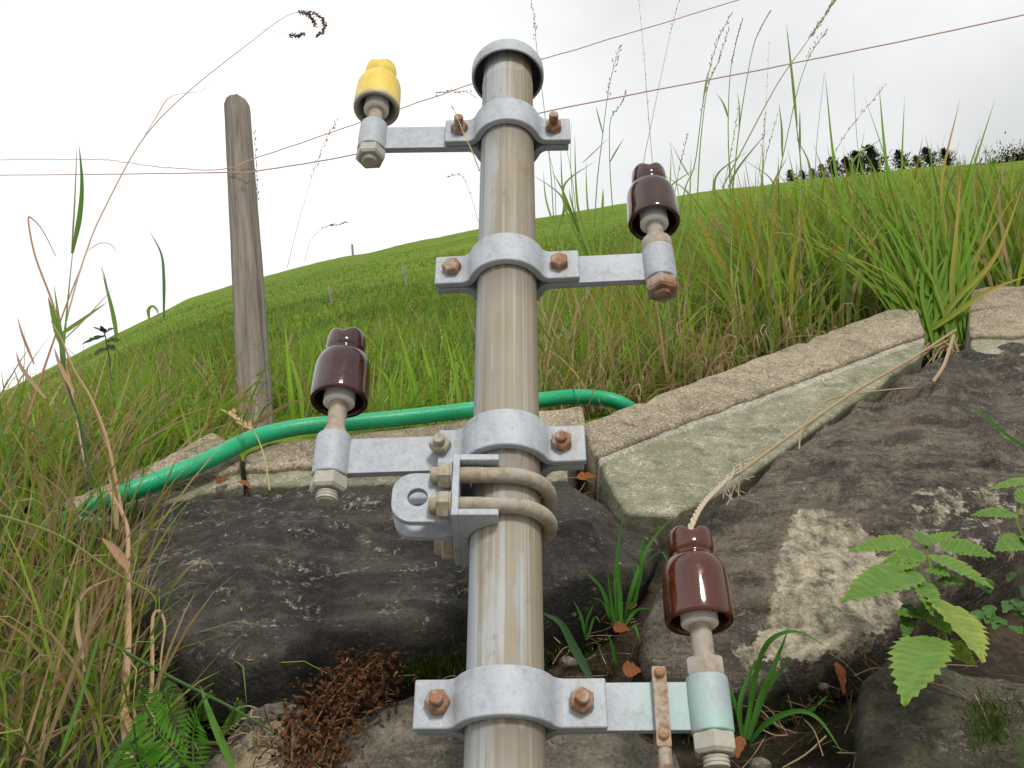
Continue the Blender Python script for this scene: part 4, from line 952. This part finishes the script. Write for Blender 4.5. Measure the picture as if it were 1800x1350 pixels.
tuft('grass tuft arching out of the soil right of the lowest bracket nut', (1310, 1300), .95,
     [([(1312, 1300), (1325, 1200), (1350, 1130), (1400, 1110), (1458, 1140)], .006, bg_, bg2), ([(1315, 1300), (1340, 1220), (1365, 1160), (1388, 1100)], .0065, bg_, bg2), ([(1310, 1300), (1290, 1230), (1275, 1190)], .0055, bg_, bg2),
      ([(1318, 1305), (1350, 1270), (1400, 1250), (1440, 1265), (1482, 1325)], .0055, bg_, bg2), ([(1316, 1300), (1345, 1215), (1372, 1180), (1385, 1150)], .006, bg_, bg2), ([(1305, 1300), (1300, 1240), (1320, 1180), (1350, 1140)], .005, bg_, bg2),
      ([(1418, 1255), (1435, 1240), (1456, 1222)], .005, bg_, bg2), ([(1308, 1304), (1320, 1240), (1332, 1200)], .005, bg_, bg2)], seed=2)
tuft('single long bluish grass blade curving down beside the pole', (1045, 1205), .90, [([(1045, 1205), (1010, 1140), (985, 1095), (950, 1076)], .0085, (.06, .13, .05), (.07, .15, .06))], seed=3)
tuft('single green blade leaning over the big brown rock at the right edge', (1815, 795), 1.12, [([(1815, 795), (1770, 765), (1735, 735), (1692, 704)], .006, bg_, bg2)], seed=9)
its = []; rnd = random.Random(8)
for tip, mid in (((1750, 172), (1700, 330)), ((1688, 172), (1655, 330)), ((1590, 166), (1585, 330)), ((1545, 150), (1560, 300)), ((1450, 130), (1475, 330)), ((1636, 240), (1640, 380)), ((1720, 255), (1700, 380)), ((1520, 170), (1610, 430)), ((1480, 290), (1580, 420)), ((1800, 320), (1750, 450)),
                 ((1480, 250), (1590, 460)), ((1760, 250), (1720, 400)), ((1410, 420), (1560, 480)), ((1380, 300), (1500, 400)), ((1430, 360), (1590, 500)), ((1820, 480), (1740, 510)), ((1500, 320), (1610, 450)), ((1560, 260), (1630, 420)), ((1690, 300), (1680, 420)), ((1650, 300), (1665, 430))):
    bx = 1655 + rnd.uniform(-62, 45); oc = rnd.random() < .22
    its.append(([(bx, 612 + rnd.uniform(-15, 15)), ((bx + mid[0]) / 2 + rnd.uniform(-8, 8), (600 + mid[1]) / 2), mid, tip] + ([(tip[0] + (tip[0] - mid[0]) * .22 + rnd.uniform(-10, 10), tip[1] + rnd.uniform(5, 50))] if rnd.random() < .0 else []), rnd.uniform(.008, .013), (.15, .29, .02), (.46, .31, .08) if oc else (.17, .32, .03)))
for k in range(44):
    bx = 1650 + rnd.uniform(-75, 50); tx = bx + rnd.gauss(-45, 95); ty = 590 - rnd.uniform(80, 300); its.append(([(bx, 615 + rnd.uniform(-20, 20)), ((bx * 1.3 + tx * .7) / 2, (600 * 1.1 + ty * .9) / 2), (tx, ty)], rnd.uniform(.006, .011), (.14, .27, .02), (.18, .33, .03) if rnd.random() < .75 else (.36, .30, .08)))
for k in range(26):
    bx = 1668 + rnd.uniform(-36, 30); tx = bx + rnd.gauss(-8, 40); ty = 650 + rnd.uniform(-50, 25); its.append(([(bx, 600 + rnd.uniform(-20, 20)), ((bx + tx) / 2 + rnd.uniform(-8, 8), (600 + ty) / 2), (tx, ty)], .004, (.42, .30, .18), (.50, .38, .25)))
tuft('tall clump of broad grass blades with orange tips between the two kerbs', (1675, 620), 1.50, its, seed=4)
its = []
for tip in ((1180, 255), (1000, 330), (985, 250), (1030, 280), (1010, 230), (1150, 290), (955, 300), (1215, 270), (1255, 300), (1330, 280), (1060, 330), (1120, 300)):
    bx = tip[0] * .6 + 1100 * .4 + rnd.uniform(-30, 30); its.append(([(bx, 560), (bx * .6 + tip[0] * .4, 460), (tip[0] * .9 + bx * .1, 360), tip], rnd.uniform(.005, .009), (.15, .28, .02), (.22, .34, .05)))
tuft('loose group of upright green blades behind the second insulator', (1100, 575), 1.62, its, seed=5)
its = []
for tip in ((695, 560), (740, 600), (780, 570), (620, 600), (660, 640), (710, 620), (560, 600), (500, 560), (505, 610), (800, 600)):
    bx = tip[0] + rnd.uniform(5, 45); its.append(([(bx, 735), (bx - 6, 680), tip], rnd.uniform(.007, .011), (.17, .33, .02), (.24, .42, .03)))
tuft('wide light green blades standing between the third insulator and the pole', (680, 740), 1.42, its, seed=6)

# ------------------------------------------------------------------ leafy plants
def leaf_mesh(name, parent, root, base, tip, width, c, seed, ned=.10, facing=None, teeth=11, yel=.25, droop=.07, mat='leafm'):
    rnd = random.Random(seed); base, tip = Vector(base), Vector(tip); ax = tip - base; L = ax.length; T = ax.normalized()
    fc = facing or Vector((rnd.uniform(-.3, .3), -1, rnd.uniform(.1, .7))); S = T.cross(fc).normalized(); N = S.cross(T)
    N = N if N.dot(Vector((0, -1, .3))) > 0 else -N
    n = teeth * 2; cols_ = (-1, -.66, -.33, 0, .33, .66, 1); m = MB(); vs = []; cl = []
    for i in range(n + 1):
        t = i / n; wsh = (math.sin(math.pi * min(1, t * .98 + .02) ** .62)) ** .9 * width / 2 * (1 if t < .99 else .0)
        for q in cols_:
            e = 1.0
            if abs(q) == 1: e = 1.13 if i % 2 else .90
            back = -.035 * L * (1 if (abs(q) == 1 and i % 2) else 0)
            x = t * L + abs(q) * L * .02 - back * 1.0
            p = base + T * min(x, L * 1.02) + S * q * wsh * e + N * (abs(q) * wsh * .22 + .0012 * math.sin(i * 2.1 + abs(q) * 3) * (1 - abs(q) * .3)) - N * droop * L * t * t + N * (.0006 * (1 if (i % 2) else -1) * (0.4 < abs(q) < .9))
            vs.append(p - root); ed = abs(q) ** 3 * yel; vein = .18 if q == 0 else 0
            f = rnd.uniform(.9, 1.1) * ((1.12 if i % 2 else .84) if .2 < abs(q) < .9 else 1.0)
            cl.append([c[0] * f * (1 + 1.2 * ed) + .04 * vein, c[1] * f * (1 + .5 * ed) + .05 * vein, c[2] * f])
    k = len(cols_); fs = [(i * k + j, i * k + j + 1, (i + 1) * k + j + 1, (i + 1) * k + j) for i in range(n) for j in range(k - 1)]
    m.add(vs, fs); return m.build(name, M[mat], parent, cols=cl, angle=180)
def plant(label, rootpx, off, stem, leaves, seed, name='nettle'):
    root = wp(*rootpx, off); o = empty(name, root, label, 'nettle', 'nettles growing on the wall')
    m = MB(); cl = []; P = spline([wp(x, y, of) for x, y, of in stem], 6); tubec(m, cl, [p - root for p in P], [.0028 - .0012 * i / len(P) for i in range(len(P))], (.16, .20, .05), 8); m.build('stem', M['leafm'], o, cols=cl)
    for i, (b, t, wpx, c, ob, ot) in enumerate(leaves):
        B = wp(*b, ob); Tt = wp(*t, ot)
        leaf_mesh('leaf', o, root, B, Tt, 1.05 * wpx / F * (B.y / (CP + (b[1] - 675) / F * SP * 1)), c, seed * 50 + i)
    return o
lg, lg2, ly, ld = (.13, .25, .05), (.155, .28, .055), (.25, .34, .07), (.09, .19, .05)
plant('young nettle with large serrated yellow green leaves growing on the right rock', (1660, 1110), .10, [(1662, 1130, .09), (1650, 1080, .115), (1640, 1020, .13), (1628, 965, .135), (1622, 945, .135)],
      [((1601, 952), (1498, 962), 34, lg2, .14, .15), ((1612, 1006), (1488, 1042), 74, lg, .14, .17), ((1652, 958), (1748, 974), 44, lg, .14, .15), ((1634, 976), (1745, 1026), 42, lg2, .15, .16), ((1645, 1052), (1734, 1144), 84, ly, .13, .17), ((1635, 1120), (1590, 1218), 88, lg2, .14, .17),
       ((1625, 975), (1556, 984), 36, lg, .14, .15), ((1622, 958), (1686, 930), 26, lg2, .14, .14), ((1618, 1020), (1640, 1070), 42, lg, .14, .16), ((1652, 1128), (1712, 1165), 46, ly, .12, .13), ((1648, 1020), (1694, 1024), 26, lg, .14, .15), ((1600, 1062), (1592, 1118), 30, ld, .12, .13), ((1640, 1060), (1610, 1085), 24, lg, .12, .13), ((1630, 1000), (1668, 1010), 30, lg, .145, .155), ((1610, 985), (1580, 1000), 26, lg2, .14, .15), ((1632, 960), (1610, 932), 24, lg, .14, .145), ((1640, 1085), (1668, 1108), 34, lg2, .13, .15), ((1622, 1085), (1572, 1075), 34, lg, .125, .14), ((1690, 1120), (1716, 1100), 30, lg2, .11, .12)], 1)
plant('second nettle with glossy leaves cut off by the right edge', (1800, 1000), .10, [(1812, 1010, .09), (1800, 950, .12), (1788, 915, .13), (1795, 860, .13)],
      [((1786, 905), (1712, 900), 32, lg, .14, .16), ((1785, 880), (1830, 862), 34, lg2, .14, .15), ((1825, 845), (1742, 852), 26, lg2, .14, .16), ((1800, 950), (1754, 962), 40, lg, .13, .15), ((1805, 900), (1850, 925), 44, lg, .13, .14), ((1800, 945), (1850, 970), 40, lg, .13, .14)], 2)
root = wp(1760, 1060, .06); o = empty('weed', root, 'small leaved dark green weed in the shade right of the nettle', 'weed'); rnd = random.Random(4)
for k in range(22):
    x, y = rnd.uniform(1715, 1830), rnd.uniform(1010, 1110); q = rnd.uniform(0, 6.28); leaf_mesh('leaf', o, root, wp(x, y, .07), wp(x + 20 * math.cos(q), y + 20 * math.sin(q), .08), .013, ld, 300 + k, teeth=4, yel=0)
# fern
root = wp(300, 1330, .03); fern = empty('fern', root, 'low bright green fern in the bottom left corner', 'fern')
def frond(path, Lp, c, seed, of=.06):
    rnd = random.Random(seed); P = spline([wp(x, y, of + .03 * i) for i, (x, y) in enumerate(path)], 7); m = MB(); cl = []
    tubec(m, cl, [p - root for p in P], .0008, c, 4); k = len(P)
    for i in range(1, k - 1):
        t = i / (k - 1); T = (P[i + 1] - P[i - 1]).normalized(); S = T.cross(Vector((0, -1, .4))).normalized(); L = Lp * math.sin(math.pi * min(1, .25 + .72 * t)) ** .8
        for sg in (-1, 1):
            d = (S * sg + T * .45).normalized(); b = P[i] - root; tp = b + d * L + Vector((0, .004, -.003)); md = b.lerp(tp, .45); wv = T * L * .095
            bi = len(m.v); m.add([b, md - wv, md + wv * 1.0, tp, b.lerp(tp, .75) + wv * .6, b.lerp(tp, .75) - wv * .5], [(0, 1, 2), (1, 5, 4, 2), (5, 3, 4)]); f = rnd.uniform(.75, 1.2); cl += [[z * f for z in c]] * 6
    m.build('frond', M['leafm'], fern, cols=cl)
fc = (.12, .32, .03)
for i, (pth, Lp, c) in enumerate([([(330, 1340), (280, 1290), (255, 1240), (250, 1205)], .022, fc), ([(300, 1350), (250, 1330), (225, 1300)], .022, (.09, .27, .03)), ([(270, 1400), (255, 1360), (240, 1310), (235, 1270)], .024, (.10, .30, .03)), ([(340, 1350), (340, 1290), (350, 1240), (372, 1215)], .018, fc), ([(400, 1290), (408, 1260), (418, 1228)], .017, (.13, .36, .03)), ([(380, 1370), (330, 1345), (300, 1330)], .018, (.1, .3, .03)), ([(310, 1300), (300, 1250), (285, 1210), (290, 1190)], .018, fc), ([(350, 1270), (352, 1250), (356, 1232)], .013, (.12, .33, .03))]):
    frond(pth, Lp, c, i)
# nettle-like silhouette on the left skyline
root = pt(195, 690, 1.35); o = empty('weed', root, 'dark leafy weed standing against the left skyline', 'weed'); m = MB(); cl = []
tubec(m, cl, [p - root for p in spline([pt(196, 690, 1.35), pt(192, 630, 1.35), pt(184, 585, 1.35)], 5)], .0012, (.06, .09, .04), 5); m.build('stem', M['leafm'], o, cols=cl)
for k, (b_, t_) in enumerate((((184, 590), (145, 602)), ((184, 585), (165, 574)), ((184, 585), (198, 576)), ((186, 600), (210, 596)), ((188, 612), (165, 622)), ((188, 608), (205, 615)), ((184, 585), (178, 572)))):
    leaf_mesh('leaf', o, root, pt(*b_, 1.35), pt(*t_, 1.33), .014, (.04, .09, .03), 500 + k, teeth=5, yel=0)
# withered brown plant
root = wp(620, 1180, .03); o = empty('withered_plant', root, 'withered reddish brown plant drooping below the big dark rock', 'plant'); rnd = random.Random(7); m = MB(); cl = []; ms = MB(); cs = []
for path in ([(660, 1160), (610, 1200), (560, 1260), (525, 1350)], [(640, 1170), (600, 1240), (575, 1300), (560, 1370)], [(600, 1180), (640, 1210), (610, 1260), (580, 1350)], [(670, 1165), (672, 1200), (660, 1235)], [(610, 1165), (560, 1230), (520, 1270), (512, 1340)]):
    P = spline([wp(x, y, .045 + .006 * i) for i, (x, y) in enumerate(path)], 9); tubec(ms, cs, [p - root for p in P], .0009, (.20, .11, .05), 4)
    for p in P:
        for q in range(14):
            c = p - root + Vector((rnd.gauss(0, .012), rnd.gauss(0, .006), rnd.gauss(0, .010))); a1 = Vector((rnd.uniform(-1, 1), rnd.uniform(-1, 1), rnd.uniform(-1, 1))).normalized(); a2 = a1.orthogonal().normalized(); a3 = a1.cross(a2); s_ = rnd.uniform(.001, .0046)
            m.add([c - a1 * s_, c + a2 * s_ * .6 + a3 * s_ * .3, c + a1 * s_ + a3 * s_ * .4, c - a2 * s_ * .6 + a3 * s_ * .35, c + a3 * s_ * .05], [(0, 1, 4), (1, 2, 4), (2, 3, 4), (3, 0, 4)]); f = rnd.uniform(.3, 1.5); cl += [[.10 * f, (.03 + .025 * rnd.random()) * f, .015 * f]] * 5
ms.build('stem', M['dry'], o, cols=cs); m.build('foliage', M['dry'], o, cols=cl)
# dead leaves
for k, (x, y, x2, y2, wd, c, lab) in enumerate([(1015, 842, 1050, 826, .016, (.24, .085, .02), 'curled orange dead leaf under the right end of the third clamp'), (380, 850, 402, 835, .012, (.2, .07, .02), 'rusty dead leaf in the gap between the two left kerbs'), (418, 846, 440, 848, .010, (.28, .09, .03), 'small orange dead leaf at the left end of the low kerb'),
        (1095, 1180, 1125, 1172, .018, (.25, .09, .035), 'round brown dead leaf above the arm of the lowest bracket'), (1078, 1105, 1105, 1100, .015, (.2, .07, .025), 'dark brown dead leaf at the foot of the bright green tuft'), (1470, 1165, 1490, 1200, .010, (.3, .09, .04), 'narrow red dead leaf on the soil below the broken rock face'), (1302, 1295, 1298, 1318, .011, (.25, .09, .04), 'brown dead leaf beside the lowest nut'), (1105, 1010 + 60, 1118, 1058, .010, (.22, .08, .03), 'tiny brown dead leaf behind the bright green tuft')]):
    B = wp(x, y, .03); root = B; e = leaf_mesh('dead_leaf', None, root, B, wp(x2, y2, .035), wd, c, 700 + k, teeth=4, yel=0, droop=.4, mat='dry'); e.location = root; tag(e, lab, 'leaf', 'dead leaves on the wall')
# straw and twig litter on soil and stones
rnd = random.Random(12); m = MB(); cl = []
def straw(x, y, L, of, r=.0007, c=None):
    q = rnd.uniform(0, 6.28); p0 = wp(x, y, of); d = E1 * math.cos(q) + E2 * math.sin(q); c = c or rnd.choice([(.26, .18, .10), (.16, .10, .055), (.36, .27, .16), (.10, .06, .03), (.08, .05, .025)])
    tubec(m, cl, spline([p0, p0 + d * L * .5 + (WN * rnd.uniform(-.2, .3) + E2 * rnd.uniform(-.15, .15)) * min(L, .03), p0 + d * L], 3), r * rnd.uniform(.5, 1.3), c, 4)
for k in range(45): straw(rnd.uniform(960, 1150), rnd.uniform(1080, 1190), rnd.uniform(.01, .05), rnd.uniform(-.04, -.01))
for k in range(70): straw(rnd.uniform(1270, 1530), rnd.uniform(1150, 1360), rnd.uniform(.015, .07), rnd.uniform(-.035, .0))
for k in range(30): straw(rnd.uniform(1480, 1800), rnd.uniform(1110, 1230), rnd.uniform(.02, .07), rnd.uniform(-.01, .06))
for k in range(50): straw(rnd.uniform(400, 830), rnd.uniform(1170, 1290), rnd.uniform(.01, .05), rnd.uniform(-.03, .02))
for k in range(70): straw(rnd.uniform(400, 560), rnd.uniform(1260, 1350), rnd.uniform(.01, .035), .05)
for k in range(60): straw(rnd.uniform(1015, 1100), rnd.uniform(830, 910), rnd.uniform(.01, .04), rnd.uniform(-.02, .01))
for k in range(18): straw(rnd.uniform(270, 800), rnd.uniform(880, 1190), rnd.uniform(.003, .010), .056, .0007, (.42, .33, .19))
tag(m.build('straw_litter', M['dry'], cols=cl), 'bits of dry straw and twigs scattered over soil and stones', 'litter', kind='stuff')
# pebbles in the soil
for k, (x, y, r, lab) in enumerate([(998, 1165, .010, 'small grey pebble in the soil beside the pole above the lowest clamp'), (1448, 1207, .006, 'tiny pale pebble in the soil right of the arching tuft'), (1522, 1305, .010, 'pale pebble at the left edge of the mossy corner stone'), (1335, 1345, .010, 'pebble at the bottom edge below the arching tuft')]):
    p = wp(x, y, -.01); bm_ = bmesh.new(); bmesh.ops.create_icosphere(bm_, subdivisions=3, radius=r)
    for v in bm_.verts: v.co *= 1 + .25 * mnoise.noise(v.co * 90 + Vector((k, 0, 0))); v.co.z *= .75
    me = bpy.data.meshes.new('pebble'); bm_.to_mesh(me); bm_.free(); me.materials.append(M['rock3']); me.polygons.foreach_set('use_smooth', [True] * len(me.polygons))
    o = bpy.data.objects.new('pebble', me); col.objects.link(o); o.location = p; tag(o, lab, 'pebble', 'pebbles in the soil')
# moss cushions
n = 5200; px = np.concatenate([rng.normal(745, 45, n // 2), rng.normal(1340, 90, n // 4), rng.normal(1745, 25, n // 8), rng.normal(1010, 60, n // 8)]); py = np.concatenate([rng.normal(1172, 16, n // 2), rng.normal(1240, 50, n // 4), rng.normal(1270, 25, n // 8), rng.normal(1160, 15, n // 8)])
of = np.concatenate([np.full(n // 2, .0), np.full(n // 4, -.03), np.full(n // 8, .05), np.full(n // 8, -.03)])
b = np.array([wp(x, y, o_ + rng.uniform(-.02, .02)) for x, y, o_ in zip(px, py, of)]); n = len(b); c0 = pick(np.array([[.04, .075, .008], [.06, .10, .01], [.07, .075, .012]]), n, .3)
tag(blades('moss', M['grass'], b, rng.uniform(0, 6.28, n), rng.uniform(.2, 1.3, n), rng.uniform(0, .8, n), rng.uniform(.004, .010, n), rng.uniform(.001, .002, n), c0, c0 * 1.4, seg=2), 'low green moss on soil and stones of the wall', 'moss', kind='stuff')

# ------------------------------------------------------------------ far things on the hill
def far_pt(px, py):
    a, s = ray(px, py); ss = float(s_sky(a)); s = min(s, ss - .003); Y = float(hill_Y(a, s)); return Vector((a * Y, Y, float(hill_h(a, Y)) + CZ))
def conifer(base, H, label, seed):
    rnd = random.Random(seed); o = empty('conifer', base, label, 'tree', 'conifers on the ridge'); m = MB(); m.cyl((0, 0, -.3), (0, 0, H * .9), H * .028, 8, H * .006); m.build('trunk', M['bark'], o)
    m = MB(); cl = []; W = H * rnd.uniform(.5, .7)
    for k in range(90):
        z = H * (.04 + .96 * (k / 90)); rr = W * (1 - (z / H)) ** .75 * rnd.uniform(.55, 1.15) + H * .02; an = k * 2.4 + rnd.uniform(-.4, .4); d = Vector((math.cos(an), math.sin(an), rnd.uniform(-.25, .45)))
        for q in range(11):
            t = (q + rnd.random()) / 11; p = Vector((0, 0, z)) + d * rr * t; a1 = (d + Vector((rnd.uniform(-1, 1), rnd.uniform(-1, 1), rnd.uniform(-.6, .9)))).normalized(); a2 = a1.orthogonal().normalized(); s_ = H * .12 * (1.15 - .5 * t)
            m.add([p - a1 * s_ * .3, p + a2 * s_ * .35, p + a1 * s_, p - a2 * s_ * .35], [(0, 1, 2, 3)]); f = rnd.uniform(.6, 1.4); cl += [[.022 * f, .038 * f, .024 * f]] * 4
    m.build('crown', M['needle'], o, cols=cl)
tl = [(1387, 22, 'smallest dark conifer at the left end of the ridge row'), (1408, 20, 'low bushy conifer second from the left end of the ridge row'), (1426, 20, 'low bushy conifer third from the left end of the ridge row'), (1445, 26, 'conifer left of the gap in the ridge row'), (1466, 36, 'slim conifer near the middle of the ridge row'), (1492, 34, 'broad conifer left of the tallest one on the ridge'), (1512, 42, 'tall conifer beside the tallest one on the ridge'), (1540, 50, 'tallest conifer of the ridge row'), (1590, 36, 'conifer behind the grass blades right of the tallest one'), (1617, 24, 'small conifer right of the middle of the ridge row'), (1640, 36, 'second conifer from the right end of the ridge row'), (1672, 32, 'rightmost conifer of the ridge row')]
for k, (px, hp, lab) in enumerate(tl):
    a = a_of(px, 300); Y = YR * .985; base = Vector((a * Y, Y, float(hill_h(a, Y)) + CZ - .25))
    by = to_px(base)[1]; H = pt(px, by - hp * .95, Y).z - base.z; conifer(base, H, lab, 40 + k)
# low bush at the far right of the ridge
base = far_pt(1800, 281); o = empty('bush', base, 'bare low bush on the ridge at the right edge', 'bush'); m = MB(); cl = []; rnd = random.Random(9)
for k in range(2600):
    p = Vector((rnd.gauss(0, 1.5), rnd.gauss(0, .8), abs(rnd.gauss(0, .6)) - .6)); a1 = Vector((rnd.uniform(-1, 1), rnd.uniform(-1, 1), rnd.uniform(0, 1))).normalized(); a2 = a1.orthogonal(); m.add([p, p + a2 * .1, p + a1 * .3, p - a2 * .1], [(0, 1, 2, 3)]); f = rnd.uniform(.6, 1.3); cl += [[.07 * f, .075 * f, .04 * f]] * 4
m.build('foliage', M['needle'], o, cols=cl)
for px, py, tpx, tpy, lab in ((714, 500, 707, 462, 'tiny distant fence post on the slope left of the second clamp'), (584, 538, 577, 502, 'tiny distant fence post on the slope right of the wooden post'), (621, 446, 619, 430, 'tiny distant post on the skyline right of the wooden post')):
    b_ = far_pt(px, py); z_ = b_.y * CP + (b_.z - CZ) * SP; t_ = pt(tpx, tpy, b_.y); m = MB(); rp = 2.0 / F * z_; m.rev([(rp, -.2), (rp, (t_ - b_).length * .97), (rp * .6, (t_ - b_).length)], (0, 0, 0), (t_ - b_), 10)
    tag(m.build('fence_post', M['wood'], None, loc=b_, cols=[(0, 0, 0)] * len(m.v)), lab, 'fence post', 'distant fence posts on the hill')
